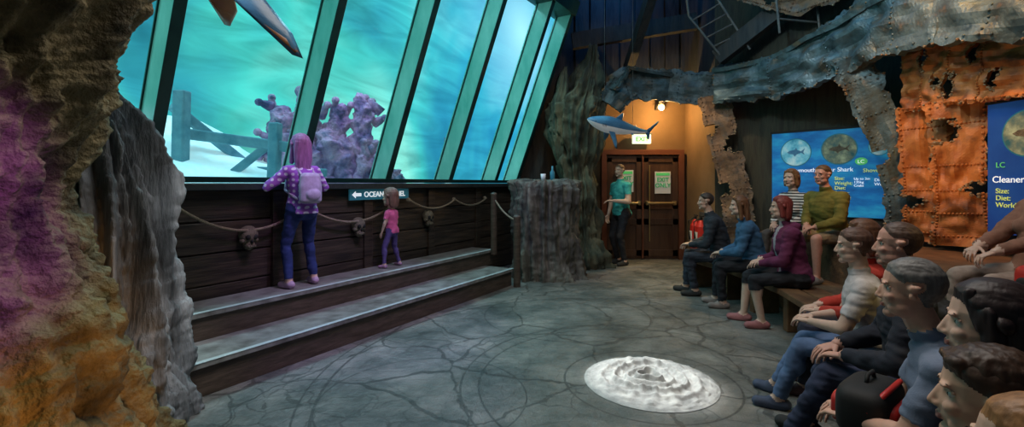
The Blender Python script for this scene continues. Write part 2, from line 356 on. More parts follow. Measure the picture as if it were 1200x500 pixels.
# ------------------------------------------------------------------ rocks
def catm(ks,t):
    n=len(ks)-1; x=min(max(t*n,0),n-1e-6); i=int(x); f=x-i
    p0=np.array(ks[max(i-1,0)],float);p1=np.array(ks[i],float);p2=np.array(ks[i+1],float);p3=np.array(ks[min(i+2,n)],float)
    return .5*((2*p1)+(-p0+p2)*f+(2*p0-5*p1+4*p2-p3)*f*f+(-p0+3*p1-3*p2+p3)*f**3)
def rock(name,keys,mat,nl=140,ns=120,amp=.08,freq=2.5,ridge=0,seed=0,knob=0,bb=None,fine=0):
    b=bb or MB(); vs=[];fs=[]
    for i in range(nl+1):
        x,y,z,rx,ry=catm(keys,i/nl)
        for j in range(ns):
            an=2*math.pi*j/ns; d=Vector((math.cos(an),math.sin(an),0))
            p=Vector((x+d.x*rx,y+d.y*ry,z)); q=p*freq+Vector((seed,seed*1.7,0))
            r=amp*noise.fractal(q,.9,2.1,5)
            if ridge: r+=ridge*(abs(noise.noise(Vector((d.x*4+seed,d.y*4,z*.6))))*1.6-.35)+ridge*.5*noise.noise(Vector((d.x*11+seed,d.y*11,z*1.6)))
            if knob:
                dd=noise.voronoi(q*1.6)[0][0]; r+=knob*max(0,(.45-dd))*2
            if fine: r+=fine*noise.fractal(p*14+Vector((seed,0,0)),.8,2,3)+fine*.9*abs(noise.noise(p*7))
            p=p+d*r*min(1,(rx+.05)/.3)
            p.z+=.3*r*(0 if i in(0,) else 1)
            vs.append(p)
    for i in range(nl):
        for j in range(ns): fs.append((i*ns+j,i*ns+(j+1)%ns,(i+1)*ns+(j+1)%ns,(i+1)*ns+j))
    fs.append(tuple(nl*ns+j for j in range(ns)))
    b.add(vs,fs,mat)
    if bb is None: return b.build(name,smooth=True,local=False)
rock('rock_pillar',[(-2.42,1.75,-.03,1.0,1.0),(-2.42,1.75,.35,.84,.84),(-2.42,1.75,.9,.66,.68),(-2.45,1.75,1.4,.56,.58),(-2.44,1.75,1.8,.62,.64),(-2.44,1.75,2.3,.84,.84),(-2.4,1.75,3.0,1.0,1.0),(-2.3,1.8,4.5,1.0,1.0),(-2.3,1.8,5.6,1.1,1.1)],'rock_orange',nl=420,ns=330,amp=.12,freq=2.0,ridge=.12,seed=3,knob=.03,fine=.028)
b=MB()
rock('',[(-2.45,2.75,-.03,.50,.5),(-2.45,2.75,.35,.43,.42),(-2.45,2.78,.8,.33,.32),(-2.46,2.8,1.3,.27,.27),(-2.5,2.8,1.65,.23,.23),(-2.56,2.8,1.95,.15,.16),(-2.6,2.8,2.15,.02,.02)],'rock_grey',nl=220,ns=200,amp=.05,freq=4,ridge=.15,seed=11,bb=b,fine=.012)
rock('',[(-2.36,3.08,-.03,.16,.16),(-2.36,3.08,.4,.12,.12),(-2.35,3.08,.8,.085,.085),(-2.34,3.08,1.1,.05,.05),(-2.33,3.08,1.22,.01,.01)],'rock_grey',nl=70,ns=50,amp=.05,freq=6,ridge=.05,seed=5,bb=b)
b.build('driftwood_stump',smooth=True,local=False)
b=MB()
rock('',[(.58,7.35,-.03,.60,.5),(.56,7.35,.3,.50,.42),(.54,7.35,.8,.44,.38),(.54,7.35,1.3,.46,.4),(.54,7.35,1.46,.44,.38),(.54,7.35,1.50,.2,.2)],'rock_stumpm',nl=110,ns=140,amp=.06,freq=3,ridge=.16,seed=21,bb=b,fine=.02)
b.build('rock_stump',smooth=True,local=False)
b=MB()
rock('',[(1.22,8.35,-.03,.50,.40),(1.2,8.35,.5,.32,.30),(1.18,8.35,1.2,.26,.26),(1.15,8.35,2.0,.38,.34),(1.18,8.35,2.7,.46,.40),(1.3,8.35,3.1,.26,.26),(1.42,8.35,3.6,.10,.10),(1.45,8.35,3.9,.03,.03)],'rock_mossy',nl=120,ns=120,amp=.12,freq=2.8,ridge=.18,seed=31,knob=.05,bb=b,fine=.02)
rock('',[(.9,8.3,1.7,.05,.05),(.85,8.3,2.2,.16,.15),(.82,8.3,2.7,.15,.14),(.9,8.3,3.2,.1,.1),(.95,8.3,3.5,.02,.02)],'rock_mossy',nl=50,ns=50,amp=.06,freq=4,ridge=.08,seed=37,bb=b)
b.build('mossy_rock_column',smooth=True,local=False)
b=MB(); b.tube([(.62,7.2,1.5),(.62,7.2,1.62),(.62,7.2,1.66),(.62,7.2,1.72)],[.035,.035,.014,.014],'sign_teal',12); b.build('drink_bottle',smooth=True)
b=MB(); b.tube([(.48,7.22,1.5),(.48,7.22,1.6)],[.03,.04],'white',12); b.build('paper_cup',smooth=True)

b=MB()
random.seed(4)
def reefcol(x,y,zt,r,seed):
    rock('',[(x,y,1.2,r*1.3,r*1.3),(x+.02,y,1.2+(zt-1.2)*.3,r,r),(x-.04,y,1.2+(zt-1.2)*.6,r*.8,r*.8),(x+.04,y,1.2+(zt-1.2)*.85,r*.65,r*.6),(x,y,zt,.04,.04)],'reef',nl=70,ns=60,amp=.16,freq=3,seed=seed,knob=.16,bb=b,fine=.03)
reefcol(-3.05,6.2,2.45,.24,1); reefcol(-2.72,6.3,2.95,.22,2); reefcol(-3.3,6.4,2.0,.26,3); reefcol(-2.4,6.4,2.5,.22,4); reefcol(-2.1,6.5,2.7,.17,5); reefcol(-1.82,6.7,2.0,.2,6)
for q in range(34):
    x=random.uniform(-3.4,-1.8); y=6.2+.3*(x+3.3)+random.uniform(-.15,.2); z=random.uniform(1.6,2.5)
    d=Vector((random.uniform(-1,1),random.uniform(-.6,.2),random.uniform(.1,1))).normalized()*random.uniform(.15,.34)
    p=Vector((x,y,z)); b.tube([p,p+d*.5,p+d],[.075,.06,.03],'reef',8)
    b.ell(p+d,(.055,.05,.05),'reef',8,6)
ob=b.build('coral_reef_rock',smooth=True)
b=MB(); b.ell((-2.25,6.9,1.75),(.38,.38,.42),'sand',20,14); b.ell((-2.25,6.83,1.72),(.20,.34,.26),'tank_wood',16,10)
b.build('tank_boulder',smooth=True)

def fish(c,d,L,k):
    b=MB(); d=Vector(d).normalized(); a=d.cross(Z).normalized()
    R=Matrix((( d.x,a.x,0),(d.y,a.y,0),(d.z,a.z,1))) 
    b.ell(c,(L*.5,L*.1,L*.2),k,14,8,R)
    c=Vector(c); t=c-d*L*.45
    b.add([t,t-d*L*.25+Z*L*.2,t-d*L*.16,t-d*L*.25-Z*L*.2],[(0,1,2),(0,2,3)],k)
    b.add([c+Z*L*.16,c-d*L*.2+Z*L*.32,c-d*L*.3+Z*L*.12],[(0,1,2)],k)
    b.build('reef_fish',smooth=True)
fish((-1.0,7.9,2.2),(1,.3,.1),.22,'reef')

# ------------------------------------------------------------------ sharks
def fin(b,pts,th,k,Mx):
    c=sum((Vector(p) for p in pts),Vector())/len(pts)
    n=(Vector(pts[1])-Vector(pts[0])).cross(Vector(pts[2])-Vector(pts[0])).normalized()
    P=[Vector(p) for p in pts]; I1=[c+(p-c)*.72+n*th for p in P]; I2=[c+(p-c)*.72-n*th for p in P]
    m=len(P); vs=[Mx@q for q in P+I1+I2]
    fs=[(i,(i+1)%m,m+(i+1)%m,m+i) for i in range(m)]+[((i+1)%m,i,2*m+i,2*m+(i+1)%m) for i in range(m)]
    fs+=[tuple(range(m,2*m)),tuple(range(3*m-1,2*m-1,-1))]
    b.add(vs,fs,k)
def shark(name,pos,head,up,L,top='shark_blue',bot='shark_white',wires=0,tip='shark_blue',drop=0,fat=1,far=None):
    h=Vector(head).normalized(); u=Vector(up); u=(u-h*u.dot(h)).normalized(); r=h.cross(u)
    Mx=Matrix(((h.x*L,r.x*L,u.x*L,pos[0]),(h.y*L,r.y*L,u.y*L,pos[1]),(h.z*L,r.z*L,u.z*L,pos[2]),(0,0,0,1)))
    b=MB(); prof=[(.5,.006,.006,.01),(.47,.03,.022,.008),(.42,.05,.042,.004),(.33,.068,.065,0),(.2,.082,.085,0),(.08,.08,.085,0),(-.06,.066,.07,.0),(-.2,.045,.05,.004),(-.32,.026,.03,.01),(-.4,.016,.02,.018),(-.45,.008,.012,.03)]
    ns=20;K=[(p[0],p[1]*fat,p[2]*fat,p[3]) for p in prof];nl=50;rings=[]
    for i in range(nl+1):
        x,ry,rz,cz=catm(K,i/nl); rings.append([Mx@Vector((x,max(ry,.003)*math.cos(a),cz+max(rz,.003)*math.sin(a))) for a in [2*math.pi*j/ns for j in range(ns)]])
    vs=[p for q in rings for p in q]
    for part in(0,1):
        fs=[]
        for i in range(nl):
            for j in range(ns):
                a=2*math.pi*(j+.5)/ns
                isbot=math.sin(a)<.05
                if isbot==(part==1): fs.append((i*ns+j,i*ns+(j+1)%ns,(i+1)*ns+(j+1)%ns,(i+1)*ns+j))
        b.add(vs,fs,bot if part else top)
    fin(b,[(.12,0,.075),(.02,0,.20),(-.01,0,.20),(-.02,0,.07)],.008,top,Mx)
    fin(b,[(-.2,0,.045),(-.25,0,.085),(-.26,0,.04)],.005,top,Mx)
    fin(b,[(-.42,0,.02),(-.56,0,.20),(-.585,0,.20),(-.50,0,.03)],.007,top,Mx)
    fin(b,[(-.42,0,.02),(-.50,0,.03),(-.53,0,-.075),(-.51,0,-.085)],.006,top,Mx)
    for sg in(-1,1):
        dz=-drop; f=1-drop*1.5; kk=top if not(far and sg==far) else tip
        fin(b,[(.2,sg*.06,-.03),(.06,sg*.25*f,-.10+dz),(.035,sg*.27*f,-.11+dz),(.03,sg*.2*f,-.085+dz*.7),(.09,sg*.06,-.035)],.008,kk,Mx)
        if tip!=top: fin(b,[(.125,sg*.16*f,-.068+dz*.5),(.05,sg*.255*f,-.102+dz),(.035,sg*.26*f,-.106+dz),(.05,sg*.2*f,-.086+dz*.75)],.0095,tip,Mx)
        fin(b,[(-.16,sg*.03,-.03),(-.22,sg*.09,-.06),(-.22,sg*.03,-.03)],.005,top,Mx)
        b.ell(Mx@Vector((.40,sg*.048*fat,.016)),(L*.010,)*3,'black',8,6)
        for g in range(4):
            x=.25+g*.018; b.tube([Mx@Vector((x,sg*.077*fat,.02)),Mx@Vector((x-.004,sg*.08*fat,-.02))],L*.0025,'black',5)
    b.tube([Mx@Vector((.40,y,-.032*fat)) for y in(-.035,0,.035)],L*.004,'black',5)
    if wires:
        for x in(.25,-.2):
            p=Mx@Vector((x,0,.06)); b.tube([p,(p.x,p.y,wires)],.004,'steel',5)
    return b.build(name,smooth=True)
shark('hanging_shark_model',(1.72,7.55,2.36),(-.93,-.30,.16),(.25,-.30,.92),1.15,wires=5.6,fat=1.35,drop=.16)
shark('hanging_shark_model',(-1.51,2.9,2.80),(-.6,-.75,-.3),(.29,-.23,.887),2.0,wires=5.6,tip='shark_orange',drop=.12,far=1)

# ------------------------------------------------------------------ door & co
b=MB()
x0,x1=1.76,3.24; yd=YB-.02
for (a,c) in((x0+.05,2.49),(2.51,x1-.05)):
    b.box(((a+c)/2,yd-.04,1.0),(c-a,.06,1.98),'door')
    for zz in(.12,.72,1.02,1.92): b.box(((a+c)/2,yd-.08,zz),(c-a-.02,.02,.12),'door')
    for xx in(a+.06,c-.06): b.box((xx,yd-.08,1.0),(.10,.02,1.9),'door')
b.box(((x0+x1)/2,yd-.06,2.05),(x1-x0+.1,.14,.10),'door_frame')
for xx in(x0,x1): b.box((xx,yd-.06,1.0),(.10,.14,2.0),'door_frame')
b.box((2.5,yd-.1,1.0),(.03,.04,1.96),'door_frame')
for a,c in((1.9,2.42),(2.58,3.1)):
    b.tube([(a,yd-.16,1.08),(c,yd-.16,1.08)],.022,'brass'); 
    for xx in(a,c): b.box((xx,yd-.11,1.08),(.05,.12,.08),'brass')
b.tube([(2.62,yd-.14,.35),(2.62,yd-.14,1.8)],.012,'brass')
door=b.build('door_1',bevel=.004)
for nm,xc,zc,hd in(('door_notice',2.17,1.50,'EXIT\nONLY'),('door_notice',2.88,1.47,'EXIT\nONLY')):
    b=MB(); b.box((xc,yd-.105,zc),(.30,.02,.42),'white'); b.box((xc,yd-.117,zc+.16),(.26,.006,.05),'badge_green'); ob=b.build(nm)
    text(ob,hd,(xc,yd-.122,zc+.02),(1,0,0),(0,0,1),.11,'exit_green',align='CENTER',bold=.002)
b=MB(); b.box((2.47,8.95,2.30),(.34,.09,.18),'exit_glow'); b.box((2.47,8.95,2.40),(.38,.11,.03),'steel'); b.box((2.47,9.03,2.32),(.1,.1,.08),'steel')
ob=b.build('exit_sign',bevel=.005); text(ob,'EXIT',(2.47,8.9,2.255),(1,0,0),(0,0,1),.12,'exit_green',align='CENTER',bold=.003)
b=MB(); b.box((2.82,9.02,2.92),(.12,.14,.10),'steel'); b.tube([(2.82,8.98,2.92),(2.82,8.86,2.90)],[.03,.07],'steel',14); b.ell((2.82,8.85,2.88),(.05,.03,.05),'lamp_warm'); b.build('spotlight_lamp')
b=MB()
for dy in(0,.24):
    y=7.95+dy; x=3.2
    b.tube([(x,y,.30),(x,y,.34),(x,y,.72),(x,y,.80),(x,y,.83)],[.07,.085,.085,.05,.03],'red',16)
    b.tube([(x,y,.83),(x,y,.88)],.025,'black'); b.box((x,y-.03,.90),(.03,.13,.02),'black')
    b.tube([(x-.03,y,.86),(x-.12,y,.80),(x-.11,y,.6),(x-.10,y,.48)],[.012,.012,.012,.018],'black')
    b.box((x-.083,y,.55),(.012,.09,.16),'white')
b.box((3.26,8.07,.28),(.16,.55,.03),'steel'); b.box((3.33,8.07,.6),(.02,.5,.7),'steel')
b.build('fire_extinguisher',smooth=False)

# ------------------------------------------------------------------ sign, ropes, skulls, posts
b=MB(); s0,s1=2.62,3.56
b.hexa([W(s0,.04,1.26),W(s1,.04,1.26),W(s1,.065,1.26),W(s0,.065,1.26)],[W(s0,.04,1.385),W(s1,.04,1.385),W(s1,.065,1.385),W(s0,.065,1.385)],'sign_teal')
sg=b.build('direction_sign',bevel=.004)
text(sg,'OCEAN TUNNEL',W(s0+.2,.069,1.295),U,Z,.088,'letter_white',bold=.0015)
b=MB(); c=W(s0+.10,.069,1.323)
def q(a,z): return c+U*a+Z*z
b.add([q(-.075,0),q(-.02,.042),q(-.02,.018),q(.06,.018),q(.06,-.018),q(-.02,-.018),q(-.02,-.042)],[(0,6,5,4,3,2,1)],'letter_white')
ar=b.build('arrow'); ar.parent=sg; ar.matrix_parent_inverse=Matrix.Translation(sg.location).inverted()
def swag(b,p,q,sag,r=.013):
    p=Vector(p);q=Vector(q); pts=[p.lerp(q,t/16)-Z*sag*4*(t/16)*(1-t/16) for t in range(17)]
    b.tube(pts,r,'rope',8)
b=MB()
swag(b,W(.82,.09,1.31),W(2.03,.09,1.22),.24); swag(b,W(2.03,.09,1.22),W(3.3,.09,1.22),.2); swag(b,W(3.55,.09,1.24),W(4.5,.09,1.22),.12); swag(b,W(4.5,.09,1.22),W(5.3,.1,1.22),.1)
for s_,z_ in((.82,1.31),(2.03,1.22),(3.3,1.22),(3.55,1.24),(4.5,1.22),(5.3,1.22)):
    b.ell(W(s_,.07,z_),(.03,.03,.03),'rope'); 
b.tube([W(.82,.08,1.31),W(.8,.09,1.15),W(.82,.09,1.0)],[.018,.03,.035],'rope',8)
swag(b,(-.27,7.0,1.24),(.05,6.62,.94),.06)
b.build('rope_swag',smooth=True)
b=MB(); b.tube([(-.27,7.0,.40),(-.27,7.0,1.28)],.045,'wood_step',12); b.ell((-.27,7.0,1.29),(.05,.05,.03),'wood_step'); b.build('rope_post',smooth=False)
b=MB(); b.tube([(.07,6.6,0),(.07,6.6,.98)],.05,'wood_step',12); b.ell((.07,6.6,.98),(.055,.055,.03),'wood_step'); b.build('rope_post',smooth=False)
def skull(s_,z_):
    b=MB(); R=Matrix((( U.x,N.x,0),(U.y,N.y,0),(0,0,1)))
    def e(a,o,z,r,k): b.ell(W(s_+a,o-.03,z_+z),r,k,14,10,R)
    e(0,.08,.03,(.085,.07,.085),'bone'); e(0,.09,-.06,(.05,.05,.05),'bone'); e(.055,.09,-.02,(.03,.035,.025),'bone'); e(-.055,.09,-.02,(.03,.035,.025),'bone')
    e(.032,.135,.012,(.024,.02,.026),'black'); e(-.032,.135,.012,(.024,.02,.026),'black'); e(0,.138,-.03,(.011,.02,.018),'black')
    for t in range(5): b.box(W(s_-.03+t*.015,.112,z_-.072),(.012,.012,.024),'bone',R)
    b.build('carved_skull',smooth=True)
skull(1.48,.95); skull(2.75,.95); skull(3.95,.98)

# ------------------------------------------------------------------ info boards
M['board_blue']=mk('board_blue',[(.01,.06,.24),(.015,.16,.42),(.03,.34,.55)],scale=1.6,stretch=(1,1,2.5),bump=0,rough=.35,emis=.34)  # glow put into the board colours to make them vivid
M['board_blue2']=mk('board_deep',[(.01,.04,.22),(.02,.08,.32)],scale=1.6,bump=0,rough=.35,emis=.25)
M['photo1']=mk('photo1',[(.02,.22,.35),(.15,.45,.55),(.5,.65,.65)],scale=6,bump=0,emis=.3); M['photo2']=mk('photo2',[(.02,.1,.12),(.14,.18,.13),(.35,.40,.25)],scale=9,bump=0,emis=.2)
def boardobj(name,base,right,nrm_,w,z0,z1,k,discs,texts):
    r=Vector(right).normalized(); n=Vector(nrm_).normalized(); base=Vector(base)
    b=MB(); P=lambda a,o,z: base+r*a+n*o+Z*z
    b.hexa([P(0,0,z0),P(w,0,z0),P(w,.04,z0),P(0,.04,z0)],[P(0,0,z1),P(w,0,z1),P(w,.04,z1),P(0,.04,z1)],k)
    b.hexa([P(-.02,0,z1),P(w+.02,0,z1),P(w+.02,.05,z1),P(-.02,.05,z1)],[P(-.02,0,z1+.03),P(w+.02,0,z1+.03),P(w+.02,.05,z1+.03),P(-.02,.05,z1+.03)],'black')
    for a,z,rad,kk in discs:
        m=28
        b.add([P(a+rad*1.07*math.cos(2*math.pi*i/m),.042,z+rad*1.07*math.sin(2*math.pi*i/m)) for i in range(m)],[tuple(range(m))],'sign_teal')
        b.add([P(a+rad*math.cos(2*math.pi*i/m),.046,z+rad*math.sin(2*math.pi*i/m)) for i in range(m)],[tuple(range(m))],kk)
        pts=[(-.8,.02),(-.5,.2),(-.1,.26),(.05,.5),(.15,.24),(.5,.1),(.85,.38),(.7,0),(.85,-.3),(.5,-.06),(.1,-.2),(-.1,-.42),(-.2,-.2),(-.6,-.12)]
        b.add([P(a+rad*.75*x,.049,z+rad*.75*y) for x,y in pts],[tuple(range(len(pts)))],'shark_blue' if kk=='photo1' else 'bone')
    ob=b.build(name)
    for s,a,z,sz,kk in texts: text(ob,s,P(a,.051,z),r,Z,sz,kk)
    return ob
R1=Vector((.651,-.759,0)); N1=Vector((-.759,-.651,0)); B1=Vector((3.35,7.75,0))+N1*.01
boardobj('information_board',B1+R1*.9,R1,N1,1.42,1.0,2.19,'board_blue',
 [(.32,1.90,.19,'photo1'),(.85,1.92,.20,'photo2'),(1.29,1.93,.11,'photo1')],
 [('Bowmouth Guitar Shark',.22,1.615,.08,'letter_white'),('Shovelnose',1.12,1.60,.07,'letter_yellow'),
  ('Size:\nWeight:\nDiet:\nStatus:\nWorld:',.80,1.50,.065,'letter_yellow'),('Up to 3m\n135kg\nCrabs',1.02,1.50,.045,'letter_white'),('Diet:\nWorld:',1.24,1.48,.055,'letter_white')])
b=MB(); 
for a,z in((1.10,1.745),):
    m=20; b.add([B1+R1*(.9+a+.07*math.cos(2*math.pi*i/m))+N1*.048+Z*(z+.05*math.sin(2*math.pi*i/m)) for i in range(m)],[tuple(range(m))],'badge_green')
sb_=b.build('status_badge'); text(sb_,'LC',B1+R1*(.9+1.06)+N1*.052+Z*1.72,R1,Z,.065,'letter_white')
R2=Vector((.04,-1,0)).normalized(); N2=Vector((-1,-.04,0)).normalized()
boardobj('information_board',(4.60,4.50,0),R2,N2,1.3,.98,2.2,'board_blue2',
 [(.34,1.90,.2,'photo2'),(.95,1.88,.2,'photo1')],
 [('Cleaner Wrasse',.05,1.46,.085,'letter_white'),('Size:\nDiet:\nWorld:',.08,1.36,.065,'letter_yellow'),('LC',.08,1.60,.07,'badge_green')])
b=MB(); b.box((4.66,3.85,1.6),(.06,1.4,1.35),'black'); b.box((4.8,3.85,1.6),(.28,.2,.2),'black'); b.build('board_backing')

# ------------------------------------------------------------------ riveted wreck plates
def plate(b,path,wid,face,k,crust='rust_crust',th=.05,nl=40,nw=8,seed=0,holes=(),rag=.05,warp=.03,cp=.16):
    n=nl; rows=[]
    K=[(*p,w,*f) for p,w,f in zip(path,wid,face)]
    for i in range(n+1):
        t=i/n*(len(K)-1);ii=min(int(t),len(K)-2);f=t-ii
        a=np.array(K[ii])*(1-f)+np.array(K[ii+1])*f
        tan=Vector(np.array(K[ii+1][:3])-np.array(K[ii][:3])).normalized()
        if f<.3 and ii>0: tan=(tan+Vector(np.array(K[ii][:3])-np.array(K[ii-1][:3])).normalized()*(.5-f*1.6)).normalized()
        c=Vector(a[:3]); w=a[3]; fn=Vector(a[4:7]).normalized(); sd=tan.cross(fn).normalized(); fn=sd.cross(tan).normalized()
        row=[]
        for j in range(nw+1):
            v_=j/nw*2-1; e=(1 if j in(0,nw) else 0)*rag*(noise.noise(Vector((i*.25+seed,j*3,seed)))+.6*noise.noise(Vector((i*.9+seed,j*3,seed))))
            p=c+sd*(v_*(w/2)+e*v_)+fn*(warp*noise.noise(Vector((i*.12,j*.3,seed+5)))*2)
            row.append((p,fn,sd))
        rows.append(row)
    vs=[];fs=[]
    for r in rows:
        for p,fn,sd in r: vs.append(p)
    off=len(vs)
    for r in rows:
        for p,fn,sd in r: vs.append(p-fn*th)
    W_=nw+1
    def hole(i,j):
        for hu,hv,hr in holes:
            u=(i+.5)/n; v_=(j+.5)/nw
            d=math.hypot((u-hu)*n*.5,(v_-hv)*nw*.5)
            if d<hr*(1+.5*noise.noise(Vector((i*.6,j*.6,seed)))): return True
        return False
    keep={(i,j):not hole(i,j) for i in range(n) for j in range(nw)}
    for (i,j),kk in keep.items():
        if not kk: continue
        a=i*W_+j; fs.append((a,a+1,a+W_+1,a+W_)); fs.append((off+a,off+a+W_,off+a+W_+1,off+a+1))
        for (di,dj,e0,e1) in((-1,0,a,a+1),(1,0,a+W_+1,a+W_),(0,-1,a+W_,a),(0,1,a+1,a+W_+1)):
            if not keep.get((i+di,j+dj),False):
                fs.append((e0,off+e0,off+e1,e1))
                inn_=0<=i+di<n and 0<=j+dj<nw
                if random.random()<(cp*3 if inn_ else cp):
                    p=vs[e0].lerp(vs[e1],random.random()); r=random.uniform(.008,.02); b.ell(p,(r,r,r*.8),crust,6,4)
    b.add(vs,fs,k)
    st=max(1,n//26)
    for i in range(0,n+1,st):
        for j in(1,nw-1):
            p,fn,sd=rows[i][j]
            if keep.get((min(i,n-1),min(j,nw-1)),True): b.ell(p+fn*.004,(.014,.014,.014),k,7,5)
    for i in range(st*4,n,max(6,n//5)):
        for j in range(1,nw):
            p,fn,sd=rows[i][j]
            if keep.get((i,j),True) : b.ell(p+fn*.004,(.013,.013,.013),k,7,5)
b=MB()
plate(b,[(1.68,8.05,2.80),(1.95,8.05,3.17),(2.7,8.05,3.14),(3.4,7.7,2.98)],[.46,.56,.54,.58],[(0,-1,0)]*4,'metal_blue',seed=1,nl=60,nw=10)
plate(b,[(1.68,8.05,3.08),(1.95,8.05,3.45),(3.5,8.3,3.3)],[.3,.35,.4],[(0,-.3,1)]*3,'metal_blue',seed=9,nl=30,nw=6)
b.build('wreck_beam_over_door')
b=MB()
plate(b,[(3.17,7.40,2.85),(3.28,7.32,2.2),(3.42,7.2,1.4),(3.48,7.15,.7),(3.48,7.15,.0)],[.46,.42,.42,.44,.45],[(-.45,-.9,0)]*5,'rust_brown',seed=2,nl=70,nw=9,holes=[(.3,.1,1.6),(.2,.9,1.3),(.5,.9,1.3)],th=.12,cp=.4)
b.build('corroded_column')
b=MB()
pp=[(3.15,7.35,2.95),(3.72,6.65,2.95),(3.92,5.95,3.08),(4.08,5.3,3.25),(4.2,4.6,3.2),(4.28,3.7,2.98),(4.3,2.6,2.9)]
plate(b,pp,[.5,.58,.72,.78,.75,.72,.7],[(-.75,-.6,0),(-.8,-.55,0),(-.9,-.35,.1),(-.9,-.3,.1),(-1,-.1,.1),(-1,0,.1),(-1,0,.1)],'metal_blue',seed=3,nl=130,nw=14,th=.09,rag=.06,warp=.06,cp=.22)
plate(b,[(x+.12,y+.12,z+.36) for x,y,z in pp],[.4]*7,[(-.3,-.1,1)]*7,'metal_blue',seed=13,nl=60,nw=5,th=.06)
b.build('wreck_band_beam')
b=MB()
plate(b,[(4.0,5.55,2.95),(4.18,5.5,2.45),(4.38,5.42,1.9),(4.48,5.36,1.3),(4.52,5.34,.82)],[.42,.38,.36,.36,.42],[(-.6,-.8,0)]*5,'metal_blue',seed=4,nl=60,nw=8,th=.10,holes=[(.55,.9,1.2)])
b.build('corroded_diagonal_column')
b=MB()
plate(b,[(4.40,5.30,2.62),(4.45,4.8,2.62),(4.5,4.3,2.55),(4.5,3.4,2.5)],[.74,.74,.66,.66],[(-1,-.35,0)]*4,'rust',seed=5,nl=110,nw=26,th=.04,holes=[(.16,.25,2.2),(.34,.75,2.6),(.24,.62,1.2),(.48,.3,1.8),(.62,.7,2.0)],cp=.2)
b.build('rust_panel_upper')
b=MB()
plate(b,[(4.47,5.12,2.3),(4.49,5.10,1.6),(4.5,5.08,1.2),(4.5,5.08,.82)],[.46,.42,.42,.46],[(-.75,-.66,0)]*4,'rust',seed=6,nl=70,nw=14,th=.05,holes=[(.3,.15,2.),(.62,.85,1.8)],cp=.2)
b.build('rust_column')
b=MB()
plate(b,[(4.50,4.76,2.3),(4.51,4.74,1.6),(4.51,4.72,1.2),(4.51,4.7,.82)],[.48,.40,.40,.5],[(-.8,-.6,0)]*4,'rust',seed=7,nl=70,nw=14,th=.05,holes=[(.15,.75,2.),(.5,.15,1.8)],cp=.2)
b.build('rust_column')
b=MB()
plate(b,[(4.3,4.3,3.75),(4.4,3.5,3.6),(4.4,2.6,3.5)],[.7,.75,.75],[(-1,-.1,-.2)]*3,'metal_blue',seed=8,nl=50,nw=12,th=.06,holes=[(.3,.4,2)])
b.build('wreck_plate')
b=MB()
def tb(p,q,w,h,k='wall_dark'):
    p=Vector(p);q=Vector(q); t=(q-p).normalized(); a=t.cross(Z).normalized(); c=a.cross(t)
    b.hexa([p-a*w-c*h,q-a*w-c*h,q+a*w-c*h,p+a*w-c*h],[p-a*w+c*h,q-a*w+c*h,q+a*w+c*h,p+a*w+c*h],k)
tb((1.1,8.6,4.05),(3.3,8.4,4.35),.08,.14); tb((1.2,8.2,4.9),(4.9,7.0,4.9),.1,.15); tb((1.5,7.0,5.4),(4.9,6.2,5.4),.1,.16); tb((2.1,8.9,3.3),(2.3,6.0,5.5),.07,.1); tb((3.2,7.3,3.4),(4.6,5.9,4.6),.08,.12)
b.build('ceiling_beam')
b=MB()
def T(p,q,r=.018): b.tube([p,q],r,'steel',8)
T((2.75,7.3,4.05),(3.25,7.2,3.35)); T((3.1,7.1,4.25),(3.55,7.0,3.45)); 
for i in range(5):
    t=.1+i*.2; T((2.75+.5*t,7.3-.1*t,4.05-.7*t),(3.1+.45*t,7.1-.1*t,4.25-.8*t),.014)
T((2.75,7.3,4.05),(2.6,7.2,4.9));T((3.1,7.1,4.25),(3.15,7.1,5.6)); 
for x in(3.65,4.2): T((x,6.4,3.5),(x-.15,6.5,5.6),.016)
for z in(3.7,4.0,4.3,4.6): T((3.64,6.41,z),(4.17,6.41,z-.05),.014)
b.build('broken_ladder')
b=MB()
plate(b,[(3.3,6.8,4.3),(3.9,6.4,4.0),(4.5,5.6,4.1)],[.35,.5,.4],[(-.5,-.8,-.2)]*3,'rust_brown',seed=17,nl=50,nw=10,th=.04,holes=[(.3,.5,1.8)]); b.build('hull_scrap')

# ------------------------------------------------------------------ seating
path=[(2.66,6.6),(2.8,5.9),(2.84,5.3),(2.82,4.6),(2.70,3.95),(2.50,3.35),(2.22,2.8),(1.98,2.2),(1.64,1.6),(1.32,1.05),(1.02,.6)]
def poff(o):
    out=[]
    for i,p in enumerate(path):
        a=Vector((*path[max(i-1,0)],0)); c=Vector((*path[min(i+1,len(path)-1)],0)); t=(c-a).normalized(); nr=Vector((-t.y,t.x,0))
        out.append(Vector((*p,0))+nr*o)
    return out
front=poff(-.20); back=poff(.22); d1=poff(.30); d2=poff(.74)
def bench(name,i0,i1,H_):
    b=MB()
    for i in range(i0,i1):
        f0,f1,k0,k1=front[i],front[i+1],back[i],back[i+1]
        for (l0,l1) in((0,.46),(.5,1)):
            a0=f0.lerp(k0,l0);a1=f1.lerp(k1,l0);c0=f0.lerp(k0,l1);c1=f1.lerp(k1,l1)
            b.hexa([a0+Z*(H_-.06),a1+Z*(H_-.06),c1+Z*(H_-.06),c0+Z*(H_-.06)],[a0+Z*H_,a1+Z*H_,c1+Z*H_,c0+Z*H_],'bench')
    for i in range(i0,i1+1):
        f=front[i].lerp(back[i],.15);k=front[i].lerp(back[i],.85); t=(path[min(i+1,i1)][0]-path[max(i-1,i0)][0],path[min(i+1,i1)][1]-path[max(i-1,i0)][1]); t=Vector((*t,0)).normalized()*.045
        b.hexa([f-t,f+t,k+t,k-t],[f-t+Z*(H_-.06),f+t+Z*(H_-.06),k+t+Z*(H_-.06),k-t+Z*(H_-.06)],'bench')
    b.build(name,bevel=.01)
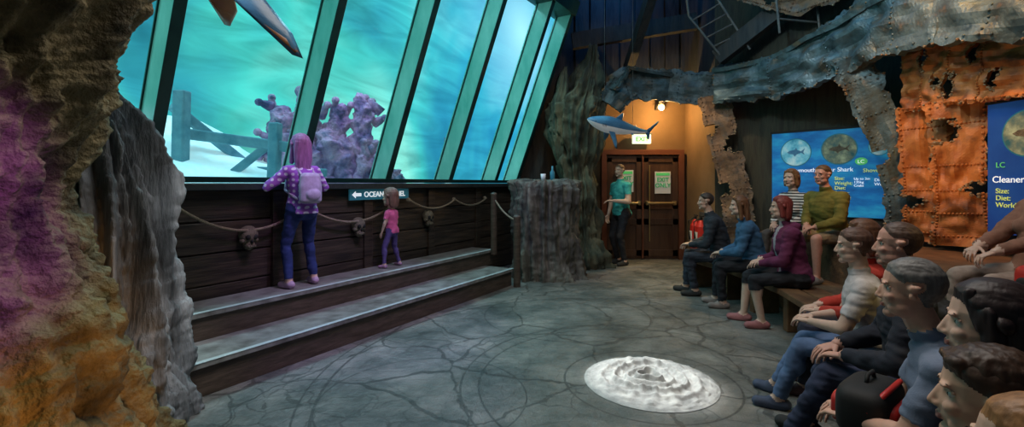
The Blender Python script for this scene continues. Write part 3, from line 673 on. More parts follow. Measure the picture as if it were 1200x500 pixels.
if (front[3]-Vector((*path[3],0))).x>0: front,back,d1,d2=poff(.2),poff(-.22),poff(-.3),poff(-.74)
bench('wooden_bench',0,4,.42); bench('wooden_bench',5,10,.34)
T1,T2=.35,.76
b=MB()
pl=[(p.x,p.y) for p in d1]+[(4.93,-.4),(4.93,5.8),(3.6,7.3)]
b.prism(pl,0,T1,'tier'); b.build('seating_tier_lower')
b=MB()
pl=[(p.x,p.y) for p in d2]+[(4.93,-.3),(4.93,5.7),(3.9,6.9)]
b.prism(pl,T1,T2,'tier','bench'); b.build('seating_tier_upper')

# ------------------------------------------------------------------ medallion
b=MB(); vs=[];fs=[];nr_,na=100,160
for i in range(nr_+1):
    r=.005+.47*i/nr_
    for j in range(na):
        a=2*math.pi*j/na; x_,y_=r*math.cos(a),r*math.sin(a)
        rr=r+.02*math.sin(a*3+1)+.012*noise.noise(Vector((x_*8,y_*8,0)))
        z=.026*(1-(r/.48)**8)
        for rc,wd,hg in((.075,.018,.050),(.15,.022,.032),(.245,.018,.034),(.34,.022,.020)): z+=hg*math.exp(-((rr-rc)/wd)**2)
        z+=.012*max(0,math.sin(a*16+r*14))*(.19<r<.42)
        z+=.008*noise.fractal(Vector((x_*16,y_*16,2)),.7,2,5)*(r<.465)
        if r<.055: z-=.06*(1-r/.055)
        vs.append((1.01+x_,3.44+y_,max(z+.002,.002)))
for i in range(nr_):
    for j in range(na): fs.append((i*na+j,(i+1)*na+j,(i+1)*na+(j+1)%na,i*na+(j+1)%na))
fs.append(tuple(range(na-1,-1,-1)))
M['medal']=mk('medallion_stone',[(.20,.20,.19),(.34,.335,.32),(.46,.45,.42)],scale=10,detail=8,bump=.4,bscale=34,bdist=.008)
b.add(vs,fs,'medal'); b.build('fossil_medallion',smooth=True)

# ================================================================== PEOPLE
def A3(*a): return np.array(a,float)
def nm(a): return a/max(np.linalg.norm(a),1e-9)
def loft(rings,n=18):
    vs=[];fs=[]
    an=np.linspace(0,2*np.pi,n,endpoint=False)
    for c,ax,ay in rings:
        for t in an: vs.append(c+ax*np.cos(t)+ay*np.sin(t))
    m=len(rings)
    for i in range(m-1):
        for j in range(n): fs.append((i*n+j,i*n+(j+1)%n,(i+1)*n+(j+1)%n,(i+1)*n+j))
    vs.append(rings[0][0]); vs.append(rings[-1][0]); a=len(vs)-2
    for j in range(n): fs.append((a,(j+1)%n,j)); fs.append((a+1,(m-1)*n+j,(m-1)*n+(j+1)%n))
    return vs,fs
def caps(p0,p1,r0,r1,fa=1.,fb=1.,side=None,n=14):
    p0=np.asarray(p0,float);p1=np.asarray(p1,float); d=nm(p1-p0)
    s=np.array(side,float) if side is not None else (A3(1,0,0) if abs(d[0])<.8 else A3(0,1,0))
    a=nm(s-d*np.dot(s,d)); b_=np.cross(d,a); R=[]
    for t in(-80,-50,-20): q=math.radians(t); R.append((p0+d*r0*math.sin(q),a*r0*fa*math.cos(q),b_*r0*fb*math.cos(q)))
    for t in(.0,.33,.66,1): r=r0+(r1-r0)*t; R.append((p0+(p1-p0)*t,a*r*fa,b_*r*fb))
    for t in(20,50,80): q=math.radians(t); R.append((p1+d*r1*math.sin(q),a*r1*fa*math.cos(q),b_*r1*fb*math.cos(q)))
    return loft(R,n)
def ell(c,r,n=16):
    c=np.asarray(c,float); R=[]
    for t in(-85,-65,-45,-22,0,22,45,65,85):
        q=math.radians(t); R.append((c+A3(0,0,r[2]*math.sin(q)),A3(r[0]*math.cos(q),0,0),A3(0,r[1]*math.cos(q),0)))
    return loft(R,n)
def remesh(parts,vox,smooth=3):
    vs=[];fs=[]
    for v_,f_ in parts:
        o=len(vs); vs+= [tuple(p) for p in v_]; fs+=[tuple(i+o for i in f) for f in f_]
    me=bpy.data.meshes.new('t'); me.from_pydata(vs,[],fs); ob=bpy.data.objects.new('t',me); COL.objects.link(ob)
    m=ob.modifiers.new('r','REMESH'); m.mode='VOXEL'; m.voxel_size=vox
    if smooth: s=ob.modifiers.new('s','SMOOTH'); s.factor=.5; s.iterations=smooth
    dg=bpy.context.evaluated_depsgraph_get(); e=ob.evaluated_get(dg); m2=e.to_mesh()
    n=len(m2.vertices); co=np.empty(n*3); m2.vertices.foreach_get('co',co); no=np.empty(n*3); m2.vertices.foreach_get('normal',no)
    f=[tuple(p.vertices) for p in m2.polygons]
    e.to_mesh_clear(); bpy.data.objects.remove(ob); bpy.data.meshes.remove(me)
    return co.reshape(-1,3),no.reshape(-1,3),f
def ik(a,t,l1,l2,pole):
    a=np.asarray(a,float);t=np.asarray(t,float); d=t-a; L=np.linalg.norm(d); Lm=(l1+l2)*.985
    if L>Lm: t=a+d/L*Lm; L=Lm; d=t-a
    L=max(L,abs(l1-l2)+.02); u=nm(d); x=(l1*l1-l2*l2+L*L)/(2*L); h=math.sqrt(max(l1*l1-x*x,0))
    p=np.asarray(pole,float); p=nm(p-u*np.dot(p,u)); return a+u*x+p*h,t
def nz(p,f,s=0): return noise.noise(Vector((p[0]*f+s,p[1]*f,p[2]*f)))

_fm={}
def fab(c,c2=None,kind='plain'):
    key=(c,c2,kind)
    if key in _fm: return _fm[key]
    if kind=='plain':
        m=mk('fabric',[c,c2 or tuple(x*.65 for x in c)],scale=14,bump=.35,bscale=160,bdist=.003,rough=.85)
    elif kind=='jeans':
        m=mk('denim',[c,tuple(min(1,x*1.7) for x in c)],scale=9,bump=.4,bscale=200,bdist=.003,rough=.9)
    elif kind in('stripe','plaid'):
        m,nt,bb=newmat('fabric_'+kind); tc=nt.nodes.new('ShaderNodeTexCoord')
        outs=[]
        for ax in(['Z'] if kind=='stripe' else ['Z','X']):
            w=nt.nodes.new('ShaderNodeTexWave'); w.bands_direction=ax; w.inputs['Scale'].default_value=9 if kind=='stripe' else 6; w.inputs['Distortion'].default_value=.6
            nt.links.new(tc.outputs['Object'],w.inputs[0]); outs.append(w.outputs['Fac'])
        if len(outs)==2:
            q_=nt.nodes.new('ShaderNodeMath'); q_.operation='MULTIPLY'; nt.links.new(outs[0],q_.inputs[0]); nt.links.new(outs[1],q_.inputs[1]); o_=q_.outputs[0]
        else: o_=outs[0]
        r=ramp(nt,o_,[(.35,c),(.55,c2)]); nt.links.new(r.outputs[0],bb.inputs['Base Color']); bb.inputs['Roughness'].default_value=.85
    _fm[key]=m; return m
def skinm(t):
    key=('skin',t)
    if key not in _fm:
        m=mk('skin',[t,tuple(x*.88 for x in t)],scale=30,bump=.08,bscale=200,bdist=.001,rough=.5)
        bb=m.node_tree.nodes['Principled BSDF']; bb.inputs['Subsurface Weight'].default_value=.08; bb.inputs['Subsurface Radius'].default_value=(.02,.008,.004)
        _fm[key]=m
    return _fm[key]
def hairm(c):
    key=('hair',c)
    if key not in _fm: _fm[key]=mk('hair',[tuple(x*.7 for x in c),c,tuple(min(1,x*1.35) for x in c)],scale=60,stretch=(1,1,.15),bump=.45,bscale=120,bdist=.003,rough=.5)
    return _fm[key]
M['eye_white']=mk('eye_white',[(.6,.58,.54),(.65,.62,.6)],bump=0,rough=.2); M['iris']=mk('iris',[(.05,.03,.02),(.06,.04,.03)],bump=0,rough=.15)
M['lips']=mk('lips',[(.42,.16,.13),(.36,.13,.11)],bump=0,rough=.5)

def person(name,pos,face,H=1.7,seat=None,lean=.1,hyaw=0,hpitch=0,hands=None,feet=None,top=None,bottom=None,sleeve=2,legs=2,inner=None,skin=(.62,.40,.30),hair=(.05,.03,.02),style='short',shoe=(.03,.03,.03),fem=0,build=1.0,loose=1.08,near=0,curl=.35,headbump=1.0,backpack=None,hood=False,side=0.0,palm=None,glasses=False):
    k=H/1.72; f=nm(A3(face[0],face[1],0)); rt=A3(f[1],-f[0],0); Rw=np.column_stack([rt,f,A3(0,0,1)])
    hz=(seat+.105*k) if seat is not None else .93*k
    hw=.095*k; sw=(.170 if fem else .188)*k*(.5+.5*build)
    P=A3(0,0,hz); sd=nm(A3(math.sin(side),math.sin(lean),math.cos(lean))); fw=nm(A3(0,math.cos(lean),-math.sin(lean)))
    Nk=P+sd*.50*k; 
    nd=nm(A3(math.sin(side)*.6,math.sin(lean*.6)+.12,math.cos(lean*.6))); hs=.96*(1.0 if H>1.6 else .86+.14*k)*headbump
    Hc=Nk+nd*(.10*k+.125*hs)
    shoulders=[Nk-sd*.055*k+A3(sg*sw,0,0) for sg in(-1,1)]
    hips=[P+A3(sg*hw,0,-.015*k) for sg in(-1,1)]
    if seat is not None: feet=feet or [(-.13,.40,0),(.13,.40,0)]
    else: feet=feet or [(-.12,.02,0),(.12,-.02,0)]
    if hands is None:
        hands=[(-.10,.30*k,hz+.10),(.10,.32*k,hz+.10)] if seat is not None else [(-.27*k,.06,hz-.10*k),(.27*k,.06,hz-.10*k)]
    parts=[];segs=[]
    prof=[(-.13,.09,.08,0),(-.09,.135,.105,0),(-.03,.165,.122,0),(.05,.158,.118,.004),(.13,.143,.108,.008),(.22,.148,.112,.008),(.32,.164,.120,.004),(.39,.172,.112,0),(.44,.158,.098,-.004),(.48,.115,.082,-.004),(.52,.07,.065,0)]
    R=[]
    for t,rx,ry,oy in prof:
        bl=build*loose if t<.4 else loose
        rx2=rx*(.93 if (fem and t>.05) else 1); 
        if fem and t<.05: rx2=rx*1.06
        if build>1.1 and .0<t<.3: oy=oy+.03*(build-1)*3
        R.append((P+sd*t*k+fw*oy*k,A3(1,0,0)*rx2*k*bl,fw*ry*k*bl))
    parts.append(loft(R,24))
    segs.append(('torso',P-sd*.1*k,P+sd*.46*k,.14*k*build*loose,.12*k*loose))
    if fem and H>1.45:
        for sg in(-1,1): parts.append(ell(P+sd*.31*k+fw*.095*k+A3(sg*.065*k,0,0),(.06*k,.055*k,.06*k)))
    nb=Nk-sd*.03*k; nt_=Hc+A3(0,-.018,-.06)*hs
    parts.append(caps(nb,nt_,.060*k*(.88 if fem else 1),.050*hs*(.9 if fem else 1))); segs.append(('neck',Nk+sd*.02*k,nt_,.055*k,.05*k))
    if seat is None:
        for sg in(-1,1): parts.append(ell(P+A3(sg*.07*k,-.06*k,-.04*k),(.085*k,.085*k,.09*k)))
    arms=[]
    for i,sg in enumerate((-1,1)):
        S=shoulders[i]; lo=loose
        Wr=A3(*hands[i]); E,Wr=ik(S,Wr,.285*k,.25*k,(sg*1.0,-.9,-.5))
        parts.append(caps(Nk-sd*.05*k+A3(sg*.06*k,0,0),S,.062*k,.062*k*lo))
        parts.append(caps(S,E,.056*k*lo*(.9 if fem else 1),.043*k*lo)); parts.append(caps(E,Wr,.043*k*lo,.027*k*(1+(lo-1)*(sleeve>1.6))))
        parts.append(ell(E+(Wr-E)*.25,(.042*k*lo,)*3))
        segs.append(('ua%d'%i,S,E,.056*k*lo,.043*k*lo)); segs.append(('fa%d'%i,E,Wr,.043*k*lo,.027*k))
        arms.append((E,Wr,sg))
    ll=1.04 if legs>1.5 else 1.0
    for i,sg in enumerate((-1,1)):
        Hp=hips[i]; ft=A3(*feet[i]); an=ft+A3(0,-.0,.085*k)
        Kn,an=ik(Hp,an,.435*k,.425*k,(sg*.12,1,.7 if seat is not None else 0))
        parts.append(caps(Hp,Kn,.088*k*ll*(.6+.4*build),.056*k*ll)); parts.append(caps(Kn,an,.056*k*ll,.036*k*(1.25 if legs>1.5 else 1)))
        parts.append(ell(Kn+(an-Kn)*.28+A3(0,-.018*k,0),(.05*k*ll,.052*k*ll,.10*k)))
        segs.append(('th%d'%i,Hp,Kn,.088*k*ll,.056*k*ll)); segs.append(('sh%d'%i,Kn,an,.056*k*ll,.036*k))
        to=nm(A3(sg*.18,1,0)); base=A3(an[0],an[1],ft[2])
        if an[2]>ft[2]+.12: base=A3(an[0],an[1],an[2]-.085*k)
        h0=base-to*.045*k+A3(0,0,.040*k); h1=base+to*.14*k+A3(0,0,.034*k)
        parts.append(caps(h0,h1,.038*k,.034*k,1.15,.95,side=(1,0,0))); parts.append(caps(an,base+to*.05*k+A3(0,0,.045*k),.036*k,.036*k))
        parts.append(loft([(base+to*t*k+A3(0,0,z*k),nm(np.cross(to,A3(0,0,1)))*w*k,to*l*k) for z,w,l,t in((.002,.040,.115,.05),(.02,.042,.118,.05),(.03,.040,.112,.05))],20))
        segs.append(('ft%d'%i,base-to*.03*k+A3(0,0,.04*k),base+to*.14*k+A3(0,0,.035*k),.042*k,.036*k))
    if hood: parts.append(caps(Nk-fw*.075*k-A3(.07*k,0,0),Nk-fw*.075*k+A3(.07*k,0,0),.045*k,.045*k))
    co,no,fs=remesh(parts,.0085 if near else .012,3)
    D=[];T_=[]
    for nme,a,b_,ra,rb in segs:
        ab=b_-a; t=np.clip(((co-a)@ab)/np.dot(ab,ab),0,1); d=np.linalg.norm(co-(a+t[:,None]*ab),axis=1)-(ra+(rb-ra)*t); D.append(d);T_.append(t)
    D=np.array(D);T_=np.array(T_); arg=D.argmin(0); cls=np.zeros(len(co),int)
    names=[s[0] for s in segs]
    tors=(co-P)@sd; fy=(co-P)@fw
    for idx,nme in enumerate(names):
        m_=arg==idx; t=T_[idx]
        if nme=='torso': cls[m_]=np.where(tors[m_]>-.055*k,1,2)
        elif nme=='neck': cls[m_]=np.where(t[m_]<.22,1,0)
        elif nme[:2]=='ua': cls[m_]=np.where(t[m_]<sleeve,1,0) if sleeve<1 else 1
        elif nme[:2]=='fa': cls[m_]=np.where(t[m_]<(sleeve-1)*.97,1,0) if sleeve>1 else 0
        elif nme[:2]=='th': cls[m_]=np.where(t[m_]<legs,2,0) if legs<1 else 2
        elif nme[:2]=='sh': cls[m_]=np.where(t[m_]<(legs-1)*.97,2,0) if legs>1 else 0
        else: cls[m_]=3
    if inner is not None:
        m_=(cls==1)&(np.abs(co[:,0])<.045*k+.02*np.clip(tors/k,0,1))&(fy>.03*k)&(arg==0)|((arg==names.index('neck'))&(cls==1)&(fy>.0)&(np.abs(co[:,0])<.05*k))
        cls[m_]=4
    off=np.where(cls==0,0,np.where(cls==1,.009,np.where(cls==2,.004,np.where(cls==4,.002,.004))))
    wr=np.array([ (nz(p*A3(1,1,1.8),9,1)*.009+nz(p*A3(1,1,2.2),20,4)*.006) if c in(1,2) else 0 for p,c in zip(co,cls)])
    co=co+no*(off+wr*(1.3 if loose>1.1 else .9))[:,None]
    AV=[];AF=[];AM=[]
    def push(v_,f_,mi_):
        o=sum(len(a) for a in AV); AV.append(np.asarray(v_)); AF.extend([tuple(i+o for i in q_) for q_ in f_]); AM.extend(mi_ if isinstance(mi_,list) else [mi_]*len(f_))
    push(co,fs,[int(np.bincount(cls[list(q_)]).argmax()) for q_ in fs])
    for (E,Wr,sg),ii in zip(arms,(0,1)):
        d=nm(Wr-E); 
        if palm and palm[ii] is not None: d=nm(d*.4+A3(*palm[ii]))
        n=A3(0,0,-1.) if abs(d[2])<.8 else A3(-sg,0,0)
        n=nm(n-d*np.dot(n,d)); s_=np.cross(n,d)*(1 if sg>0 else -1)*1.0
        if abs(d[2])<.8 and s_[0]*sg>0: s_=-s_
        if abs(d[2])>=.8 and s_[1]<0: s_=-s_
        q_=k*(.93 if fem else 1)
        pr=[caps(E+(Wr-E)*.8,Wr,.029*q_,.024*q_),
            loft([(Wr-d*.01*q_,s_*.022*q_,n*.018*q_),(Wr+d*.02*q_,s_*.031*q_,n*.017*q_),(Wr+d*.055*q_,s_*.040*q_,n*.015*q_),(Wr+d*.088*q_,s_*.041*q_,n*.012*q_),(Wr+d*.096*q_,s_*.036*q_,n*.008*q_)],16)]
        for fi,(fl,bo) in enumerate(((.92,.0),(1.05,.004),(.97,.0),(.76,-.010))):
            pnt=Wr+d*(.088+bo)*q_+s_*(.0315-.0212*fi)*q_; ang=.12; dd=d+s_*(.10-.07*fi)
            rr=.0085
            for l in(.042,.027,.021):
                ang+=curl; dr=nm(nm(dd)*math.cos(ang)+n*math.sin(ang)); p2=pnt+dr*l*fl*q_
                pr.append(caps(pnt,p2,rr*q_,(rr-.0008)*q_,n=8)); pnt=p2; rr-=.0009
        pnt=Wr+d*.022*q_+s_*.026*q_; dr=nm(d*.65+s_*.7+n*.25)
        for l,r0,r1 in((.042,.014,.011),(.030,.011,.0095),(.022,.0095,.008)):
            p2=pnt+dr*l*q_; pr.append(caps(pnt,p2,r0*q_,r1*q_,n=8)); pnt=p2; dr=nm(dr+d*.35+n*.15)
        hc,hn,hf=remesh(pr,.0034 if near else .0042,2); push(hc,hf,0)
    cp_,sp=math.cos(hpitch),math.sin(hpitch); cy,sy=math.cos(hyaw),math.sin(hyaw)
    RH=np.array([[cy,-sy,0],[sy,cy,0],[0,0,1]])@np.array([[1,0,0],[0,cp_,-sp],[0,sp,cp_]])
    hp=[ell((0,-.015,.03),(.075,.094,.085),20),ell((0,.020,-.03),(.060,.066,.083),20),ell((0,.058,-.098),(.027,.024,.019)),
        ell((.034,.022,-.072),(.028,.046,.032)),ell((-.034,.022,-.072),(.028,.046,.032)),
        caps((0,.076,.006),(0,.095,-.034),.0085,.0105),ell((.011,.086,-.038),(.008,.009,.007)),ell((-.011,.086,-.038),(.008,.009,.007)),
        ell((.028,.073,.021),(.024,.011,.007)),ell((-.028,.073,.021),(.024,.011,.007)),ell((.038,.058,-.03),(.022,.02,.018)),ell((-.038,.058,-.03),(.022,.02,.018)),
        ell((0,.080,-.061),(.021,.009,.005)),ell((0,.080,-.070),(.018,.009,.0055)),
        caps((0,-.01,-.05),(0,-.03,-.12),.052,.05)]
    for sg in(-1,1):
        hp+= [caps((sg*.074,-.012,.012),(sg*.079,-.020,.014),.019,.014,.9,1,side=(0,0,1)),caps((sg*.074,-.008,-.018),(sg*.077,-.012,-.02),.014,.010)]
    hc,hn,hf=remesh(hp,.0038 if near else .0055,3)
    for sg in(-1,1):
        d2=((hc-A3(sg*.031,.070,0))**2).sum(1); hc[:,1]-=.009*np.exp(-d2/(2*.010**2))
    x,y,z=hc[:,0],hc[:,1],hc[:,2]
    hl=np.interp(y,[-.1,-.045,-.02,.0,.03,.055,.09],[-.078,-.065,-.01,.022,.035,.062,.070])
    if style=='receding': hl=np.interp(y,[-.1,-.045,-.02,.0,.03,.055,.09],[-.078,-.065,-.01,.022,.05,.085,.11])
    ear=(np.abs(x)>.068)&(z<.034)&(y<.012)&(y>-.042)
    ish=(z>hl)&(~ear)
    if style!='short' and style!='receding': ish=(z>hl)
    thick={'short':.008,'receding':.004,'long':.016,'bob':.016,'pony':.009,'messy':.012}[style]
    dn=np.array([ (thick+.0014*nz(p*A3(1,.35,.6),150,2)+.002*nz(p*A3(1,.6,.8),34,3)) if h else 0 for p,h in zip(hc,ish)])
    edge=np.clip((z-hl)/.024,0.12,1); hc=hc+hn*(dn*edge)[:,None]
    lip=(np.abs(x)<.022)&(z>-.077)&(z<-.056)&(y>.076)
    hcls=np.where(ish,5,np.where(lip,6,0))
    def tw(v_): return (RH@(np.asarray(v_).T*hs)).T+Hc
    push(tw(hc),hf,[int(np.bincount(hcls[list(q_)]).argmax()) for q_ in hf])
    for sg in(-1,1):
        v_,f_=ell((sg*.031,.0550,.0),(.0135,.0125,.0095),12); push(tw(v_),f_,7)
        v_,f_=ell((sg*.031,.0640,.0),(.0055,.0045,.0055),10); push(tw(v_),f_,8)
        v_,f_=caps((sg*.018,.0655,.008),(sg*.044,.0575,.006),.0045,.004,n=8); push(tw(v_),f_,0)
        v_,f_=caps((sg*.016,.0815,.0225),(sg*.044,.0690,.024),.003,.0025,n=8); push(tw(v_),f_,5)
        if glasses:
            ring=[(sg*(.033+.021*math.cos(t)),.088-.006*abs(math.cos(t)),.0+.016*math.sin(t)) for t in np.linspace(0,2*math.pi,13)]
            for u_,w_ in zip(ring[:-1],ring[1:]): v_,f_=caps(u_,w_,.0018,.0018,n=6); push(tw(v_),f_,8)
            v_,f_=caps((sg*.054,.082,.004),(sg*.08,-.01,.012),.0018,.0018,n=6); push(tw(v_),f_,8)
    if style in('long','bob','pony','messy'):
        hh=[]
        if style=='long':
            hh=[loft([(A3(0,-.03,.10),A3(.06,0,0),A3(0,.06,0)),(A3(0,-.06,.04),A3(.085,0,0),A3(0,.06,0)),(A3(0,-.075,-.05),A3(.088,0,0),A3(0,.052,0)),(A3(0,-.09,-.14),A3(.085,0,0),A3(0,.045,0)),(A3(0,-.10,-.23),A3(.07,0,0),A3(0,.035,0)),(A3(0,-.10,-.29),A3(.04,0,0),A3(0,.02,0))])]
            for sg in(-1,1): hh.append(caps((sg*.068,.0,.04),(sg*.082,-.015,-.16),.028,.022)); hh.append(caps((sg*.05,.035,.085),(sg*.074,.015,.0),.018,.018))
        elif style=='bob':
            hh=[loft([(A3(0,-.03,.10),A3(.06,0,0),A3(0,.06,0)),(A3(0,-.055,.04),A3(.086,0,0),A3(0,.06,0)),(A3(0,-.06,-.04),A3(.09,0,0),A3(0,.055,0)),(A3(0,-.06,-.11),A3(.08,0,0),A3(0,.045,0)),(A3(0,-.06,-.14),A3(.05,0,0),A3(0,.03,0))])]
            for sg in(-1,1): hh.append(caps((sg*.068,.0,.04),(sg*.078,-.01,-.09),.026,.022)); hh.append(caps((sg*.05,.035,.085),(sg*.072,.018,.0),.018,.015))
        elif style=='pony':
            hh=[ell((0,-.11,.05),(.03,.03,.03)),caps((0,-.125,.04),(0,-.15,-.06),.034,.03),caps((0,-.15,-.06),(0,-.13,-.17),.03,.012)]
        else:
            hh=[ell((0,-.02,.065),(.080,.096,.066)),ell((.02,.052,.086),(.042,.03,.016)),ell((-.03,.048,.083),(.035,.03,.018))]
        gc,gn,gf=remesh(hh,.0048,2)
        gc=gc+gn*np.array([.004*nz(p*A3(1,1,.12),60,2)+.002*nz(p*A3(1,1,.08),140,2) for p in gc])[:,None]
        push(tw(gc),gf,5)
    if backpack is not None:
        bp=[loft([(P+sd*t*k-fw*(.19)*k,A3(1,0,0)*w*k,fw*dpt*k) for t,w,dpt in((.06,.10,.05),(.09,.135,.075),(.25,.14,.08),(.38,.125,.065),(.42,.09,.04))],20)]
        bp.append(ell(P+sd*.16*k-fw*.26*k,(.09*k,.04*k,.07*k)))
        for sg in(-1,1): 
            pts=[P+sd*.40*k-fw*.14*k+A3(sg*.08*k,0,0),P+sd*.50*k-fw*.03*k+A3(sg*.10*k,0,0),P+sd*.42*k+fw*.13*k+A3(sg*.11*k,0,0),P+sd*.22*k+fw*.10*k+A3(sg*.15*k,0,0),P+sd*.12*k-fw*.12*k+A3(sg*.13*k,0,0)]
            for u_,w_ in zip(pts[:-1],pts[1:]): bp.append(caps(u_,w_,.018*k,.018*k,n=8))
        gc,gn,gf=remesh(bp,.008,1); push(gc,gf,9)
    V=np.vstack(AV)@Rw.T
    me=bpy.data.meshes.new(name); me.from_pydata([tuple(p) for p in V],[],AF)
    cm=lambda c,dflt: (c if not isinstance(c,tuple) else fab(c)) if c is not None else dflt
    topm=cm(top,fab((.2,.2,.2))); botm=cm(bottom,fab((.03,.04,.08))); sk=skinm(skin)
    ml=[sk,topm,botm,cm(shoe,None),cm(inner,topm),hairm(hair),M['lips'],M['eye_white'],M['iris'],cm(backpack,topm)]
    for m_ in ml: me.materials.append(m_)
    me.polygons.foreach_set('material_index',AM); me.polygons.foreach_set('use_smooth',[True]*len(AF)); me.update()
    ob=bpy.data.objects.new(name,me); ob.location=pos; COL.objects.link(ob); return ob

SK1=(.56,.34,.25); SK2=(.64,.42,.32); SK3=(.60,.32,.24)
gp=W(1.87,.28,.465)
person('standing_girl',gp,(-.80,.60),H=1.38,lean=.02,hyaw=-.15,hpitch=.08,hands=[(-.16,.20,1.02),(.15,.22,1.0)],feet=[(-.13,.0,0),(.14,.03,0)],top=fab((.35,.10,.55),(.75,.65,.85),'plaid'),bottom=fab((.015,.025,.10),None,'jeans'),sleeve=1.9,skin=SK2,hair=(.36,.14,.36),style='long',shoe=(.5,.35,.5),fem=1,backpack=(.55,.45,.65),headbump=1.05)
person('standing_child',W(3.08,.25,.465),(-.9,.35),H=.80,lean=.03,hyaw=.1,top=(.70,.12,.28),bottom=(.10,.07,.22),sleeve=.6,skin=SK2,hair=(.20,.10,.08),style='bob',shoe=(.5,.3,.45),fem=1,headbump=1.04)
person('standing_man',(1.96,8.42,0),(-.9,-.4),H=1.76,lean=.02,hyaw=.2,hands=[(-.12,.26,1.15),(.26,.10,.85)],top=(.05,.42,.42),bottom=(.02,.02,.025),sleeve=.6,skin=SK2,hair=(.12,.07,.04))
ST=.425
person('seated_man',(2.74,6.05,0),(-.93,.34),H=1.74,seat=ST,lean=.33,hyaw=.1,top=(.03,.035,.045),bottom=(.03,.035,.05),skin=SK1,hair=(.05,.03,.02),hands=[(-.06,.42,.66),(.08,.40,.66)],feet=[(-.12,.36,0),(.12,.46,0)],loose=1.12)
person('seated_woman',(2.84,5.42,0),(-.93,.34),H=1.66,seat=ST,lean=.30,hyaw=.15,top=(.05,.14,.26),bottom=(.015,.015,.02),skin=SK2,hair=(.16,.07,.03),style='long',hands=[(-.06,.40,.64),(.08,.38,.64)],feet=[(-.10,.38,0),(.12,.44,0)],fem=1,loose=1.14,shoe=(.25,.2,.18))
person('seated_woman',(2.86,4.72,0),(-.95,.28),H=1.66,seat=ST,lean=.20,hyaw=-.05,top=(.16,.025,.08),inner=(.45,.4,.42),bottom=(.02,.02,.025),legs=1.25,skin=SK2,hair=(.22,.04,.03),style='bob',hands=[(-.02,.34,.64),(.06,.32,.66)],feet=[(-.12,.34,0),(.13,.46,0)],fem=1,loose=1.2,hood=True,shoe=(.4,.15,.15))
person('seated_woman',(3.62,5.95,T1),(-.92,-.35),H=1.58,seat=T2-T1+.005,lean=.16,hyaw=.1,top=fab((.02,.02,.02),(.6,.6,.58),'stripe'),bottom=(.12,.10,.09),skin=SK2,hair=(.18,.08,.03),style='bob',hands=[(-.08,.32,.60),(.06,.34,.60)],fem=1)
person('seated_man',(3.68,5.40,T1),(-.93,-.30),H=1.66,seat=T2-T1+.005,lean=.20,hyaw=.05,top=(.17,.16,.03),bottom=(.30,.26,.17),legs=.95,skin=SK3,hair=(.10,.06,.03),hands=[(-.10,.38,.62),(.02,.36,.63)],loose=1.16,build=1.1,feet=[(-.14,.40,0),(.12,.42,0)],shoe=(.3,.3,.3),glasses=True)
SN=.345
person('seated_boy',(2.20,2.84,0),(-.80,.58),H=1.50,seat=SN,lean=.16,hyaw=.1,hpitch=-.05,top=(.62,.58,.58),bottom=fab((.07,.11,.20),None,'jeans'),skin=SK2,hair=(.12,.06,.04),style='short',hands=[(-.08,.33,.58),(.08,.33,.58)],feet=[(-.13,.50,0),(.12,.54,0)],near=1,sleeve=.7,shoe=(.08,.1,.16))
person('seated_woman',(2.42,3.12,0),(-.85,.50),H=1.56,seat=SN,lean=.10,hyaw=.1,top=(.55,.05,.03),bottom=(.03,.03,.05),skin=SK2,hair=(.14,.06,.03),style='bob',hands=[(-.08,.33,.58),(.08,.33,.58)],near=1,fem=1,sleeve=1.9,shoe=(.1,.05,.05))
person('seated_man',(2.06,2.28,0),(-.80,.60),H=1.70,seat=SN,lean=.20,hyaw=.02,top=(.018,.022,.035),bottom=fab((.02,.025,.05),None,'jeans'),skin=SK3,hair=(.09,.05,.035),style='receding',hands=[(-.16,.36,.58),(.10,.40,.56)],feet=[(-.13,.60,0),(.13,.54,0)],near=1,loose=1.14,build=1.12)
person('seated_man',(1.68,1.62,0),(-.78,.62),H=1.54,seat=SN,lean=.38,hyaw=.02,hpitch=-.02,top=fab((.13,.17,.25),(.17,.21,.30)),bottom=fab((.02,.025,.05),None,'jeans'),skin=(.64,.37,.27),hair=(.15,.145,.14),style='short',hands=[(-.06,.42,.54),(.13,.42,.53)],feet=[(-.14,.50,0),(.14,.50,0)],near=1,sleeve=.75,build=1.10,headbump=1.04)
person('seated_woman',(1.55,1.24,0),(-.66,.75),H=1.44,seat=SN,lean=.34,hyaw=.15,top=(.02,.02,.03),bottom=(.03,.03,.05),skin=SK2,hair=(.022,.012,.012),style='bob',hands=[(-.08,.36,.54),(.08,.38,.54)],near=1,fem=1,headbump=1.14,loose=1.12)
person('seated_boy',(1.29,1.05,0),(-.80,.60),H=1.18,seat=SN,lean=.32,hyaw=-.05,top=(.02,.02,.025),bottom=(.03,.03,.05),skin=(.64,.40,.28),hair=(.045,.022,.012),style='messy',near=1,headbump=1.10,feet=[(-.1,.3,.06),(.1,.3,.06)])
person('seated_girl',(1.10,.81,0),(-.76,.66),H=1.16,seat=SN,lean=.26,hyaw=.05,top=(.35,.12,.10),bottom=(.03,.03,.05),skin=(.68,.44,.32),hair=(.30,.14,.05),style='pony',near=1,headbump=1.08,fem=1,feet=[(-.1,.3,.06),(.1,.3,.06)],glasses=True)
person('seated_woman',(3.42,3.02,T1),(-.97,.10),H=1.62,seat=T2-T1+.005,lean=-.14,top=(.30,.14,.09),bottom=(.42,.32,.26),skin=SK2,hair=(.2,.1,.05),style='long',hands=[(-.08,.36,.66),(.06,.34,.68)],fem=1,sleeve=1.9,shoe=(.4,.3,.2),curl=.6)
b=MB()
